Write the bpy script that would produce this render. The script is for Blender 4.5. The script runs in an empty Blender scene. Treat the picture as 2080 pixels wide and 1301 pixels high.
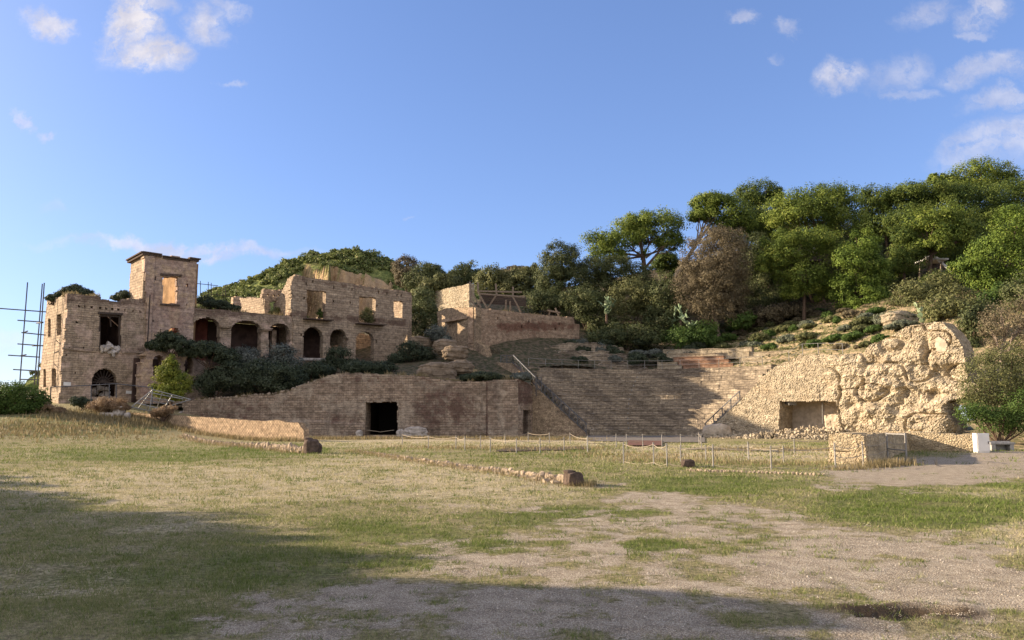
import bpy, math, random
import numpy as np
from mathutils import Vector

# ------------------------------------------------------------------ camera, world, sun, exposure
SC = bpy.context.scene
F = 1620.0; U0 = 1040.0; V0 = 650.5; VH = 852.0; CH = 1.7        # focal length in photo pixels, horizon row, eye height
PITCH = math.atan((VH - V0) / F); CP, SP = math.cos(PITCH), math.sin(PITCH)
cd = bpy.data.cameras.new('camera'); cam = bpy.data.objects.new('camera', cd); SC.collection.objects.link(cam)
cd.sensor_width = 36; cd.lens = 36 * F / 2080; cd.clip_start = .1; cd.clip_end = 6000
cam.location = (0, 0, CH); cam.rotation_euler = (math.pi / 2 + PITCH, 0, 0); SC.camera = cam
SUN_EL = math.radians(16.5); SUN_AZ = math.radians(9.0)          # azimuth: degrees beyond due left
SDIR = Vector((-math.cos(SUN_EL) * math.cos(SUN_AZ), math.cos(SUN_EL) * math.sin(SUN_AZ), math.sin(SUN_EL)))
sl = bpy.data.lights.new('sun', 'SUN'); so = bpy.data.objects.new('sun', sl); SC.collection.objects.link(so)
sl.energy = 3.75; sl.angle = math.radians(.5); sl.color = (1.0, .815, .60)
so.rotation_euler = SDIR.to_track_quat('Z', 'Y').to_euler(); so.location = (-60, 20, 40)
SC.view_settings.view_transform = 'Standard'; SC.view_settings.look = 'None'; SC.view_settings.gamma = 1
SC.view_settings.use_curve_mapping = False; SC.view_settings.exposure = 1.65
SKY_STRENGTH = .12

class NT:
    def __init__(s, nt): s.nt = nt
    def n(s, t, ins=None, **props):
        nd = s.nt.nodes.new('ShaderNode' + t)
        for k, v in props.items(): setattr(nd, k, v)
        for k, v in (ins or {}).items():
            sock = nd.inputs[k]
            if isinstance(v, bpy.types.NodeSocket): s.nt.links.new(v, sock)
            else:
                if sock.type == 'RGBA' and len(v) == 3: v = (*v, 1)
                sock.default_value = v
        return nd
    def math(s, op, a, b=0.0, c=None, clamp=False):
        ins = {0: a, 1: b}
        if c is not None: ins[2] = c
        return s.n('Math', ins, operation=op, use_clamp=clamp).outputs[0]
    def mix(s, f, a, b, blend='MIX'):
        return s.n('Mix', {0: f, 6: a, 7: b}, data_type='RGBA', blend_type=blend).outputs[2]
    def ss(s, v, lo, hi):
        return s.n('MapRange', {0: v, 1: lo, 2: hi}, interpolation_type='SMOOTHSTEP').outputs[0]
    def noise(s, vec, scale, detail=5, rough=.55, dist=0):
        return s.n('TexNoise', {'Vector': vec, 'Scale': scale, 'Detail': detail, 'Roughness': rough, 'Distortion': dist}).outputs['Fac']
    def gray(s, v):
        q = s.n('MapRange', {0: v, 1: .28, 2: .72}).outputs[0]; return s.n('CombineColor', {0: q, 1: q, 2: q}).outputs[0]
    def vscale(s, v, x, y, z):
        return s.n('VectorMath', {0: v, 1: (x, y, z)}, operation='MULTIPLY').outputs[0]

W = bpy.data.worlds.new('World'); SC.world = W; W.use_nodes = True; W.node_tree.nodes.clear(); t = NT(W.node_tree)
sky = t.n('TexSky', sky_type='NISHITA', sun_disc=False, sun_elevation=SUN_EL,
          sun_rotation=math.atan2(SDIR.x, SDIR.y) % (2 * math.pi), air_density=1.0, dust_density=.35, ozone_density=2.2, altitude=50)
gen = t.n('TexCoord').outputs['Generated']
sep = t.n('SeparateXYZ', {0: gen})
yy = t.math('MAXIMUM', sep.outputs[1], .05)
gx = t.math('DIVIDE', sep.outputs[0], yy); gz = t.math('DIVIDE', sep.outputs[2], yy)
gp = t.n('CombineXYZ', {0: gx, 1: gz, 2: 0.0}).outputs[0]
wn = t.n('TexNoise', {'Vector': gp, 'Scale': 8.0, 'Detail': 9.0, 'Roughness': .66})
warp = t.n('VectorMath', {0: t.n('VectorMath', {0: wn.outputs['Color'], 1: (.5, .5, .5)}, operation='SUBTRACT').outputs[0], 1: (.15, .10, 0)}, operation='MULTIPLY').outputs[0]
gw_ = t.n('VectorMath', {0: gp, 1: warp}, operation='ADD').outputs[0]
def ray(u, v):
    cx = (np.asarray(u, float) - U0) / F; cy = (V0 - np.asarray(v, float)) / F
    dy = CP - SP * cy
    return cx / dy, (SP + CP * cy) / dy
# the clouds as they stand in the sky: place, half sizes (photo pixels), tilt, density
CL = [(95, 45, 52, 26, 10, .8), (265, 35, 42, 75, 18, 1.0), (320, 100, 66, 34, 12, 1.0), (410, 50, 55, 38, 25, .75), (460, 12, 40, 16, 10, .45),
      (300, 5, 45, 22, 0, .6), (468, 174, 26, 8, 0, .35), (38, 232, 36, 12, 35, .5), (98, 274, 16, 9, 0, .5), (70, 262, 12, 10, 0, .3), (380, 508, 245, 17, 4, .7), (240, 492, 110, 9, 4, .4), (90, 410, 40, 12, 10, .15),
      (1505, 18, 34, 16, 5, .42), (1602, 54, 36, 15, 0, .4), (1558, 102, 18, 12, 0, .25), (1710, 165, 58, 30, -3, .72), (1830, 150, 60, 36, -25, .36), (1850, 195, 55, 12, 0, .34),
      (1890, 20, 60, 30, -20, .4), (2000, 30, 50, 32, -25, .62), (1980, 76, 36, 12, 0, .35), (2000, 150, 95, 26, -8, .5), (2040, 205, 80, 22, -12, .5), (2030, 285, 130, 40, -18, .52), (1990, 320, 100, 28, -8, .42), (840, 428, 12, 5, 0, .2), (20, 690, 60, 22, 0, .3)]
dens = None
for (u, v, a, b, rot, k) in CL:
    rx, rz = ray(u, v)
    mp = t.n('Mapping', {0: gw_, 1: (float(rx), float(rz), 0), 2: (0, 0, -math.radians(rot)), 3: (1.25 * a / F, 1.25 * b / F, 1)}, vector_type='TEXTURE')
    ln = t.n('VectorMath', {0: mp.outputs[0]}, operation='LENGTH').outputs['Value']
    f = t.math('MULTIPLY', t.ss(ln, 1.2, .3), k)
    dens = f if dens is None else t.math('MAXIMUM', dens, f)
cn = t.noise(gw_, 30, 9, .64)
dens = t.math('MULTIPLY', dens, t.ss(cn, .27, .56), clamp=True)
sky_hs = t.mix(1.0, t.n('Gamma', {0: sky.outputs[0], 1: .76}).outputs[0], (.56, .635, .90), 'MULTIPLY')
skyc = t.mix(t.math('MULTIPLY', dens, .97), sky_hs, t.mix(t.ss(t.noise(gp, 17, 6, .6), .40, .62), (1.72, 1.72, 2.05), (2.4, 2.28, 2.38)))
bk = t.math('MULTIPLY', t.ss(sep.outputs[1], .05, -.30), t.ss(t.noise(gen, 2.6, 7, .6), .36, .60)); bk = t.math('MULTIPLY', bk, t.ss(sep.outputs[2], -.02, .10))
skyc = t.mix(bk, skyc, (3.5, 3.2, 3.05))  # bright cloud bank added behind the camera, unseen, to fill the shaded sides
glow = t.math('POWER', t.math('MAXIMUM', t.n('VectorMath', {0: gen, 1: tuple(SDIR)}, operation='DOT_PRODUCT').outputs['Value'], 0.0), 7.0)
skyc = t.mix(t.math('MULTIPLY', glow, .45), skyc, (6.5, 5.4, 4.2))
bg = t.n('Background', {0: skyc, 1: SKY_STRENGTH}); t.nt.links.new(bg.outputs[0], t.n('OutputWorld').inputs[0])

# ------------------------------------------------------------------ helpers
COL = SC.collection
RS = np.random.RandomState(7); random.seed(7)
def P(u, v, d):
    rx, rz = ray(u, v); return np.array([rx * d, d, CH + rz * d]).T if np.ndim(rx) else np.array([float(rx) * d, d, CH + float(rz) * d])
def XY(u, d): return P(u, VH, d)[:2]
def pxof(V):
    V = np.asarray(V, float); y = V[..., 1]; z = V[..., 2] - CH
    f = y * CP + z * SP; up = -y * SP + z * CP
    return U0 + F * V[..., 0] / f, V0 - F * up / f
def tag(o, label=None, cat=None, group=None, kind=None):
    if label: o['label'] = label
    if cat: o['category'] = cat
    if group: o['group'] = group
    if kind: o['kind'] = kind
    return o
def empty(name, loc, label=None, cat=None, group=None):
    o = bpy.data.objects.new(name, None); COL.objects.link(o); o.location = Vector(loc); o.empty_display_size = .3
    return tag(o, label, cat, group)
def mk(name, V, Fc, mat, parent=None, attrs=None, smooth=False):
    """one mesh object from world coordinates; Fc is an (M,k) array or a list of such arrays"""
    V = np.asarray(V, float)
    if parent is not None: V = V - np.array(parent.matrix_world.translation if parent.parent else parent.location)[None, :]
    if isinstance(Fc, np.ndarray): Fc = [Fc]
    Fc = [np.asarray(f, np.int32) for f in Fc if len(f)]
    me = bpy.data.meshes.new(name); me.vertices.add(len(V)); me.vertices.foreach_set('co', V.astype(np.float32).ravel())
    li = np.concatenate([f.ravel() for f in Fc]); tot = np.concatenate([np.full(len(f), f.shape[1], np.int32) for f in Fc])
    me.loops.add(len(li)); me.loops.foreach_set('vertex_index', li)
    me.polygons.add(len(tot)); me.polygons.foreach_set('loop_start', np.concatenate([[0], np.cumsum(tot)[:-1]]).astype(np.int32))
    try: me.polygons.foreach_set('loop_total', tot)
    except Exception: pass
    me.update(calc_edges=True)
    me.polygons.foreach_set('use_smooth', np.full(len(tot), bool(smooth)))
    for k, a in (attrs or {}).items():
        a = np.asarray(a, np.float32)
        at = me.attributes.new(k, 'FLOAT' if a.ndim == 1 else 'FLOAT_VECTOR', 'POINT')
        at.data.foreach_set('value' if a.ndim == 1 else 'vector', a.ravel())
    me.materials.append(mat)
    o = bpy.data.objects.new(name, me); COL.objects.link(o)
    if parent is not None: o.parent = parent
    return o
def h32(*ks):
    h = np.zeros(np.broadcast(*ks).shape, np.uint32) + np.uint32(0x9E3779B9)
    for i, k in enumerate(ks):
        with np.errstate(over='ignore'):
            h = (h ^ (k.astype(np.int64) & 0xFFFFFFFF).astype(np.uint32)) * np.uint32(0x85EBCA6B); h ^= h >> np.uint32(13)
            h = h * np.uint32(0xC2B2AE35); h ^= h >> np.uint32(16)
    return h.astype(np.float64) / 4294967296.0
def vn(x, y, z=0.0, seed=0):
    x, y, z = np.broadcast_arrays(np.asarray(x, float), np.asarray(y, float), np.asarray(z, float))
    ix, iy, iz = np.floor(x), np.floor(y), np.floor(z); fx, fy, fz = x - ix, y - iy, z - iz
    fx, fy, fz = [f * f * (3 - 2 * f) for f in (fx, fy, fz)]
    sd = np.full(x.shape, seed, float); r = 0
    for a in (0, 1):
        for b in (0, 1):
            for c in (0, 1):
                r = r + h32(ix + a, iy + b, iz + c, sd) * (fx if a else 1 - fx) * (fy if b else 1 - fy) * (fz if c else 1 - fz)
    return r
def fbm(x, y, z=0.0, seed=0, o=4, g=.5):
    r = 0; a = 1; s = 0
    for k in range(o): r = r + a * vn(np.asarray(x) * 2**k, np.asarray(y) * 2**k, np.asarray(z) * 2**k, seed + k); s += a; a *= g
    return r / s - .5
def worley(x, y, seed=0):
    ix, iy = np.floor(x), np.floor(y); f1 = np.full(x.shape, 9.); f2 = f1.copy(); idn = np.zeros(x.shape)
    sd = np.full(x.shape, seed, float)
    for a in (-1, 0, 1):
        for b in (-1, 0, 1):
            cx = ix + a + h32(ix + a, iy + b, sd); cy = iy + b + h32(ix + a, iy + b, sd + 1); d = np.hypot(cx - x, cy - y)
            nid = h32(ix + a, iy + b, sd + 2); nw = d < f1
            f2 = np.where(nw, f1, np.minimum(f2, d)); idn = np.where(nw, nid, idn); f1 = np.where(nw, d, f1)
    return f1, f2, idn
def S(x): x = np.clip(x, 0, 1); return x * x * (3 - 2 * x)
def inpoly(x, y, poly):
    p = np.asarray(poly, float); r = np.zeros(np.shape(x), bool); j = len(p) - 1
    for i in range(len(p)):
        xi, yi = p[i]; xj, yj = p[j]
        if yi != yj:
            r ^= ((yi > y) != (yj > y)) & (x < (xj - xi) * (y - yi) / (yj - yi) + xi)
        j = i
    return r
class Pl:
    """a vertical wall plane through two plan points; photo pixels map to (s, z) on it"""
    def __init__(s, A, B):
        s.A = np.asarray(A, float); d = np.asarray(B, float) - s.A; s.L = np.hypot(*d); s.d = d / s.L
        n = np.array([s.d[1], -s.d[0]]); s.n = n if n @ s.A < 0 else -n
    def sz(s, u, v):
        rx, rz = ray(u, v); k = (s.A[0] - rx * s.A[1]) / (rx * s.d[1] - s.d[0]); tt = s.A[1] + k * s.d[1]
        return k, CH + rz * tt
    def w(s, k, z, off=0.0):
        k = np.asarray(k, float); z = np.asarray(z, float)
        return np.stack([s.A[0] + k * s.d[0] + off * s.n[0], s.A[1] + k * s.d[1] + off * s.n[1], z + 0 * k], -1)
    def back(s, dist):
        o = -s.n * dist; return Pl(s.A + o, s.A + s.d * s.L + o)
    def perp(s, k, depth, inward=True):
        a = s.A + s.d * k; return Pl(a, a - s.n * depth)
    def at(s, u, v, off=0.0):
        k, z = s.sz(u, v); return s.w(k, z, off)
def gwall(name, pl, out, holes=(), res=.15, th=.6, relief=None, mat=None, parent=None, rough=.06, szmode=False, stain=None, zmin=None, seed=0):
    cv = (lambda q: np.array(q, float)) if szmode else (lambda q: np.array([pl.sz(u, v) for u, v in q]))
    O = cv(out); H = [cv(h) for h in holes]
    s0, z0 = O.min(0) - res; s1, z1 = O.max(0) + res
    if zmin is not None: z0 = zmin
    ni, nj = max(1, int((s1 - s0) / res)), max(1, int((z1 - z0) / res))
    cs, cz = np.meshgrid(s0 + (np.arange(ni) + .5) * res, z0 + (np.arange(nj) + .5) * res, indexing='ij')
    jx = rough * 2 * fbm(cs * 2.2, cz * 2.2, 0, seed + 11, 3); jz = rough * 2 * fbm(cs * 2.2, cz * 2.2, 0, seed + 21, 3)
    m = inpoly(cs + jx, cz + jz, O)
    for h in H: m &= ~inpoly(cs + jx * .5, cz + jz * .5, h)
    vs, vz = np.meshgrid(s0 + np.arange(ni + 1) * res, z0 + np.arange(nj + 1) * res, indexing='ij')
    vs = vs.ravel(); vz = vz.ravel(); nv = len(vs)
    r = relief(vs, vz, pl) if relief else .03 * fbm(vs * 1.5, vz * 1.5, 0, seed, 3)
    V = np.concatenate([pl.w(vs, vz, r), pl.w(vs, vz, -th)])
    idx = lambda i, j: i * (nj + 1) + j
    i, j = np.nonzero(m); f = [np.stack([idx(i, j), idx(i + 1, j), idx(i + 1, j + 1), idx(i, j + 1)], 1)]
    f.append(f[0][:, ::-1] + nv)
    mp = np.pad(m, 1)
    for di, dj, a, b in ((-1, 0, (0, 0), (0, 1)), (1, 0, (1, 1), (1, 0)), (0, -1, (1, 0), (0, 0)), (0, 1, (0, 1), (1, 1))):
        i, j = np.nonzero(m & ~mp[1 + di:ni + 1 + di, 1 + dj:nj + 1 + dj])
        p, q = idx(i + a[0], j + a[1]), idx(i + b[0], j + b[1]); f.append(np.stack([p, q, q + nv, p + nv], 1))
    f = np.concatenate(f)
    wc = np.concatenate([np.stack([vs, vz, 0 * vs], 1), np.stack([vs + .37, vz + .11, 0 * vs + th], 1)])
    at = {'wc': wc}
    if stain:
        u, v = pxof(V[:nv]); st = stain(vs, vz, u, v); at['stain'] = np.concatenate([st, st])
    us = np.unique(f); mpv = np.full(2 * nv, -1); mpv[us] = np.arange(len(us))
    return mk(name, V[us], mpv[f], mat, parent, {k: a[us] for k, a in at.items()})
def arch(u0, u1, vt, vs, vb, slope=0.0, n=10):
    """arch outline in photo pixels; slope tips the springing line along the wall"""
    c, r = (u0 + u1) / 2, (u1 - u0) / 2
    q = [(u0, vb), (u0, vs)]
    q += [(c - r * math.cos(a), vs - (vs - vt) * math.sin(a) + slope * (-r * math.cos(a))) for a in np.linspace(0, math.pi, n)[1:-1]]
    return q + [(u1, vs + 0), (u1, vb)]
def rect(u0, v0, u1, v1, dv=0): return [(u0, v0), (u1, v0 + dv), (u1, v1 + dv), (u0, v1)]
class MB:
    """collects boxes, bars and tubes into one mesh"""
    def __init__(s): s.V = []; s.F = []; s.n = 0; s.T = []
    def add(s, V, Fq, tint=.5):
        s.V.append(np.asarray(V, float)); s.F += [[i + s.n for i in f] for f in Fq]; s.n += len(V); s.T += [tint] * len(V)
    def bar(s, a, b, w, h=None, up=(0, 0, 1), tint=.5):
        a = Vector(a); b = Vector(b); h = h or w; d = (b - a).normalized(); upv = Vector(up)
        if abs(d.dot(upv)) > .98: upv = Vector((0, 1, 0))
        sd = d.cross(upv).normalized() * w / 2; uv = sd.cross(d).normalized() * h / 2
        s.add([a - sd - uv, a + sd - uv, a + sd + uv, a - sd + uv, b - sd - uv, b + sd - uv, b + sd + uv, b - sd + uv],
              [(0, 3, 2, 1), (4, 5, 6, 7), (0, 1, 5, 4), (1, 2, 6, 5), (2, 3, 7, 6), (3, 0, 4, 7)], tint)
    def tube(s, pts, r, k=6, tint=.5):
        pts = [Vector(p) for p in pts]; rr = r if hasattr(r, '__len__') else [r] * len(pts); V = []
        for i, p in enumerate(pts):
            d = (pts[min(i + 1, len(pts) - 1)] - pts[max(i - 1, 0)]).normalized()
            a = d.cross(Vector((0, 0, 1)) if abs(d.z) < .9 else Vector((0, 1, 0))).normalized(); b = d.cross(a)
            V += [p + (a * math.cos(x) + b * math.sin(x)) * rr[i] for x in [2 * math.pi * q / k for q in range(k)]]
        Fq = [(i * k + q, i * k + (q + 1) % k, (i + 1) * k + (q + 1) % k, (i + 1) * k + q) for i in range(len(pts) - 1) for q in range(k)]
        Fq += [tuple(range(k))[::-1], tuple((len(pts) - 1) * k + q for q in range(k))]
        s.add(V, Fq, tint)
    def hull(s, c, r, rot=0.0, n=26, seed=0, flat=.0, tint=.5):
        import bmesh
        rs = np.random.RandomState(seed); p = rs.normal(size=(n, 3)); p /= np.linalg.norm(p, axis=1)[:, None]; p *= rs.uniform(.8, 1.05, (n, 1))
        if flat: p = np.sign(p) * np.abs(p) ** (1 - flat)
        p *= np.asarray(r); ca, sa = math.cos(rot), math.sin(rot); p = np.stack([p[:, 0] * ca - p[:, 1] * sa, p[:, 0] * sa + p[:, 1] * ca, p[:, 2]], 1) + np.asarray(c)
        bm = bmesh.new(); [bm.verts.new(q) for q in p]; res = bmesh.ops.convex_hull(bm, input=bm.verts)
        bmesh.ops.delete(bm, geom=[g for g in res['geom_interior'] if isinstance(g, bmesh.types.BMVert)], context='VERTS')
        bm.verts.index_update(); s.add([v.co[:] for v in bm.verts], [[v.index for v in f.verts] for f in bm.faces], tint); bm.free()
    def build(s, name, mat, parent=None, smooth=False):
        V = np.concatenate(s.V)
        off = np.array(parent.matrix_world.translation if parent.parent else parent.location) if parent is not None else 0
        me = bpy.data.meshes.new(name); me.from_pydata((V - off).tolist(), [], s.F); me.update()
        a = me.attributes.new('tint', 'FLOAT', 'POINT'); a.data.foreach_set('value', np.array(s.T, np.float32))
        a = me.attributes.new('wc', 'FLOAT_VECTOR', 'POINT'); a.data.foreach_set('vector', np.stack([V[:, 0] + V[:, 1] * .6, V[:, 2], V[:, 1]], 1).astype(np.float32).ravel())
        me.polygons.foreach_set('use_smooth', np.full(len(me.polygons), bool(smooth))); me.materials.append(mat)
        o = bpy.data.objects.new(name, me); COL.objects.link(o)
        if parent is not None: o.parent = parent
        return o

def rock(name, c, r, seed, mat, rot=0.0, rough=.28):
    import bmesh
    bm = bmesh.new(); bmesh.ops.create_icosphere(bm, subdivisions=5, radius=1.0); p = np.array([v.co[:] for v in bm.verts]); Fq = np.array([[v.index for v in f.verts] for f in bm.faces]); bm.free()
    q = p * 1.6 + seed * 7.3; f = 1 + rough * 1.6 * fbm(q[:, 0], q[:, 1], q[:, 2], seed, 5, .55); lay = np.floor(p[:, 2] * 4 + 1.5 * fbm(q[:, 0] * .6, q[:, 1] * .6, 0, seed + 3, 3)) % 2; f = f * (1 - (rough * .22 if rough > .2 else 0) * lay)
    b = np.sign(p) * np.abs(p) ** .8 * f[:, None] * np.asarray(r); ca, sa = math.cos(rot), math.sin(rot)
    V = np.stack([b[:, 0] * ca - b[:, 1] * sa, b[:, 0] * sa + b[:, 1] * ca, b[:, 2]], 1)
    o = mk(name, V, Fq, mat); o.location = Vector(c); return o

# ------------------------------------------------------------------ materials
def newmat(name):
    m = bpy.data.materials.new(name); m.use_nodes = True; m.node_tree.nodes.clear(); return m, NT(m.node_tree)
def finish(t, col, rough=.9, bump=None, bd=.03, spec=.2, strength=1.0, trans=None):
    ins = {'Base Color': col, 'Roughness': rough, 'Specular IOR Level': spec}
    if bump is not None: ins['Normal'] = t.n('Bump', {'Strength': strength, 'Distance': bd, 'Height': bump}).outputs[0]
    b = t.n('BsdfPrincipled', ins); sh = b.outputs[0]
    if trans is not None:
        tr = t.n('BsdfTranslucent', {0: trans[1]}); sh = t.n('MixShader', {0: trans[0], 1: sh, 2: tr.outputs[0]}).outputs[0]
    t.nt.links.new(sh, t.n('OutputMaterial').inputs[0])
def attr(t, n, o='Fac'): return t.n('Attribute', attribute_name=n).outputs[o]
def m_masonry(name, c1, c2, mortar, bw, bh, stainc=(.11, .085, .07), stain_lo=.50, stain_hi=.72, plaster=None, streak=.5, redc=None, bump=.05, ms=.018, rubble=False):
    m, t = newmat(name); wc = attr(t, 'wc', 'Vector')
    n0 = t.n('TexNoise', {'Vector': wc, 'Scale': 1.6, 'Detail': 4.0}).outputs['Color']
    wv = t.n('VectorMath', {0: wc, 1: t.vscale(n0, .09, .09, 0)}, operation='ADD').outputs[0]
    nb = t.noise(wc, .33, 6, .6); nm = t.noise(wc, 2.3, 5, .6); nf = t.noise(wc, 9.0, 4, .65)
    if rubble:
        vv = t.vscale(wv, 1 / bw, 1 / bh, 1 / bw)
        vo = t.n('TexVoronoi', {'Vector': vv, 'Scale': 1.0, 'Randomness': .9}); ve = t.n('TexVoronoi', {'Vector': vv, 'Scale': 1.0, 'Randomness': .9}, feature='DISTANCE_TO_EDGE')
        col = t.mix(t.n('SeparateColor', {0: vo.outputs['Color']}).outputs[0], c1, c2)
        fac = t.ss(ve.outputs['Distance'], .02, .17); col = t.mix(fac, mortar, col)
        hgt = t.math('MULTIPLY', fac, 1.0)
    else:
        br = t.n('TexBrick', {'Vector': wv, 'Color1': c1, 'Color2': c2, 'Mortar': mortar, 'Scale': 1.0, 'Mortar Size': ms, 'Mortar Smooth': .35, 'Bias': -.1, 'Brick Width': bw, 'Row Height': bh}, offset=.5, squash=1.0)
        col = br.outputs['Color']; hgt = t.math('SUBTRACT', 1.0, br.outputs['Fac'])
    if plaster: col = t.mix(t.ss(t.noise(wc, .55, 5, .62), .50, .56), col, plaster); 
    col = t.mix(t.math('MULTIPLY', t.ss(nb, stain_lo, stain_hi), .75), col, stainc)
    if streak:
        ns = t.noise(t.vscale(wv, 1.5, .13, 1), 1.0, 6, .68, .35); col = t.mix(t.math('MULTIPLY', t.ss(ns, .47, .74), streak), col, stainc)
    if redc:
        st = attr(t, 'stain'); rf = t.math('ADD', t.math('MULTIPLY', st, .8), t.math('ADD', t.math('MULTIPLY', t.math('SUBTRACT', nm, .5), 1.7), t.math('MULTIPLY', t.math('SUBTRACT', t.noise(wc, .8, 5, .65), .5), 2.2))); col = t.mix(t.math('MULTIPLY', t.math('MULTIPLY', t.ss(rf, .3, .75), t.ss(st, .03, .35)), .85), col, redc)
    col = t.mix(.24, col, t.gray(t.noise(t.vscale(wv, .35, 3.1, 1), 1.0, 4, .6)), 'OVERLAY'); col = t.mix(.42, col, t.gray(nm), 'OVERLAY')
    col = t.mix(.30, col, t.gray(nf), 'OVERLAY')
    hh = t.math('ADD', t.math('MULTIPLY', hgt, .55), t.math('ADD', t.math('MULTIPLY', nf, .5), t.math('MULTIPLY', nm, .9)))
    finish(t, col, .95, hh, bump, .1); return m
def m_plain(name, c, rough=.7, metal=0.0, var=.35, scale=6.0, bump=0.0, spec=.3, c2=None):
    m, t = newmat(name); pos = t.n('NewGeometry').outputs['Position']; nn = t.noise(pos, scale, 5, .6)
    col = t.mix(t.ss(nn, .35, .65), c, c2 or tuple(x * (1 - var) for x in c))
    ins = {'Base Color': col, 'Roughness': rough, 'Metallic': metal, 'Specular IOR Level': spec}
    if bump: ins['Normal'] = t.n('Bump', {'Strength': 1.0, 'Distance': bump, 'Height': nn}).outputs[0]
    t.nt.links.new(t.n('BsdfPrincipled', ins).outputs[0], t.n('OutputMaterial').inputs[0]); return m
def m_leaf(name, ca, cb, cc=None, tr=.25):
    m, t = newmat(name); a = attr(t, 'tint'); col = t.mix(t.ss(a, 0.0, .7), ca, cb)
    if cc: col = t.mix(t.ss(a, .72, .98), col, cc)
    finish(t, col, .6, spec=.12, trans=(tr, col)); return m
TUFA = m_masonry('villa_tufa', (.38, .295, .21), (.30, .228, .16), (.22, .168, .122), .48, .22, stainc=(.16, .12, .095), plaster=(.45, .335, .255), streak=.4, redc=(.12, .082, .062))
TUFA2 = m_masonry('villa_tufa_blocks', (.40, .312, .222), (.31, .237, .166), (.19, .145, .105), .62, .30, stainc=(.19, .14, .105), stain_lo=.52, streak=.3, redc=(.13, .085, .062))
PINK = m_masonry('villa_plaster', (.37, .275, .22), (.345, .255, .20), (.31, .23, .178), .8, .4, stainc=(.24, .145, .115), plaster=(.44, .325, .225), streak=.3, bump=.03, redc=(.16, .11, .085))
FRONT = m_masonry('front_wall_stone', (.37, .285, .21), (.25, .185, .135), (.19, .15, .115), .46, .24, stainc=(.115, .082, .066), redc=(.115, .07, .055), streak=.6, bump=.09, ms=.02, plaster=(.36, .29, .22))
BAST = m_masonry('bastion_stone', (.43, .32, .225), (.31, .215, .145), (.22, .16, .11), .42, .18, stainc=(.15, .10, .075), redc=(.15, .078, .055), streak=.3, bump=.05, ms=.014)
ANAL = m_masonry('stair_wall_stone', (.46, .355, .235), (.36, .27, .175), (.26, .19, .13), .24, .13, streak=.2, rubble=True, bump=.06)
SEAT = m_masonry('seat_stone', (.42, .345, .25), (.265, .215, .158), (.185, .15, .115), .62, .27, stainc=(.145, .118, .092), stain_lo=.42, stain_hi=.62, streak=.3, bump=.08)
SEAT_R = m_masonry('restored_seat_brick', (.40, .235, .15), (.33, .19, .12), (.28, .18, .12), .3, .1, streak=.1, bump=.03)
MASS = m_masonry('ruin_tufa', (.46, .392, .285), (.40, .335, .238), (.34, .28, .195), .22, .17, stainc=(.33, .26, .175), stain_lo=.47, stain_hi=.7, streak=.22, rubble=True, bump=.05)
MASS2 = m_masonry('pier_mortared_stone', (.44, .36, .24), (.40, .32, .205), (.35, .28, .18), .17, .12, stainc=(.30, .235, .15), streak=.1, rubble=True, bump=.035)
MASSP = m_plain('ruin_plaster', (.52, .43, .32), .95, var=.3, scale=2.5, bump=.03)
RETIC, t_ = newmat('reticulate_stone')
def _ret(t):
    wc = attr(t, 'wc', 'Vector'); rt = t.n('Mapping', {0: wc, 2: (0, 0, math.radians(45)), 3: (1, 1, 1)}).outputs[0]
    br = t.n('TexBrick', {'Vector': rt, 'Color1': (.50, .37, .24), 'Color2': (.42, .30, .19), 'Mortar': (.33, .24, .16), 'Scale': 1.0, 'Mortar Size': .035, 'Brick Width': .21, 'Row Height': .21, 'Mortar Smooth': .3}, offset=0.0)
    col = t.mix(.5, br.outputs['Color'], t.gray(t.noise(wc, 3, 4)), 'OVERLAY')
    finish(t, col, .95, t.math('SUBTRACT', t.noise(wc, 6, 4), br.outputs['Fac']), .05, .1)
_ret(t_)
OCHRE = m_plain('ochre_inner_plaster', (.36, .225, .12), .95, var=.45, scale=.9, bump=.04, spec=.05)
DARKST = m_plain('weathered_and_shaded_stone', (.13, .095, .075), .95, var=.5, scale=7, bump=.05, spec=.1)
ROCK = m_plain('tufa_rock', (.26, .20, .14), .95, var=.4, scale=1.8, bump=.15, spec=.1)
PALE = m_plain('pale_marble_rubble', (.52, .46, .40), .9, var=.45, scale=3, bump=.06)
RIDGE = m_plain('low_wall_stone', (.38, .30, .215), .95, var=.45, scale=3.5, bump=.06, c2=(.27, .21, .155), spec=.1)
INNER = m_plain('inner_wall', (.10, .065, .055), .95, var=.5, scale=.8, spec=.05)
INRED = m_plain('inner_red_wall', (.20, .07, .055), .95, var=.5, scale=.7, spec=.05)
BLACKST = m_plain('unlit_passage_stone', (.05, .04, .035), .95, spec=.05)  # near-black colour stands in for the darkness inside the doorways
IRON = m_plain('grey_painted_iron', (.13, .13, .135), .5, .3)
IRONR = m_plain('rusty_iron', (.08, .06, .05), .6, .4, scale=20)
STEEL = m_plain('scaffold_steel', (.13, .13, .14), .45, .7)
ALU = m_plain('galvanised_lattice', (.33, .33, .32), .5, .4)
WOOD = m_plain('grey_timber', (.28, .22, .165), .85, var=.5, scale=9, spec=.15)
WOODD = m_plain('dark_shutter_wood', (.07, .05, .04), .8, var=.4)
POST = m_plain('grey_fence_post', (.28, .265, .24), .6, var=.25)
ROPE = m_plain('pale_rope', (.42, .35, .26), .9, var=.2, scale=40)
WHITE = m_plain('white_paint', (.74, .72, .68), .6, var=.08, scale=3)
GREYC = m_plain('grey_concrete', (.40, .38, .35), .9, var=.3, scale=5, bump=.02)
BARK = m_plain('pine_bark', (.16, .11, .08), .95, var=.5, scale=7, bump=.05, spec=.1)
BARKP = m_plain('pale_bark', (.33, .26, .20), .95, var=.4, scale=7, bump=.05, spec=.1)
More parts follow.
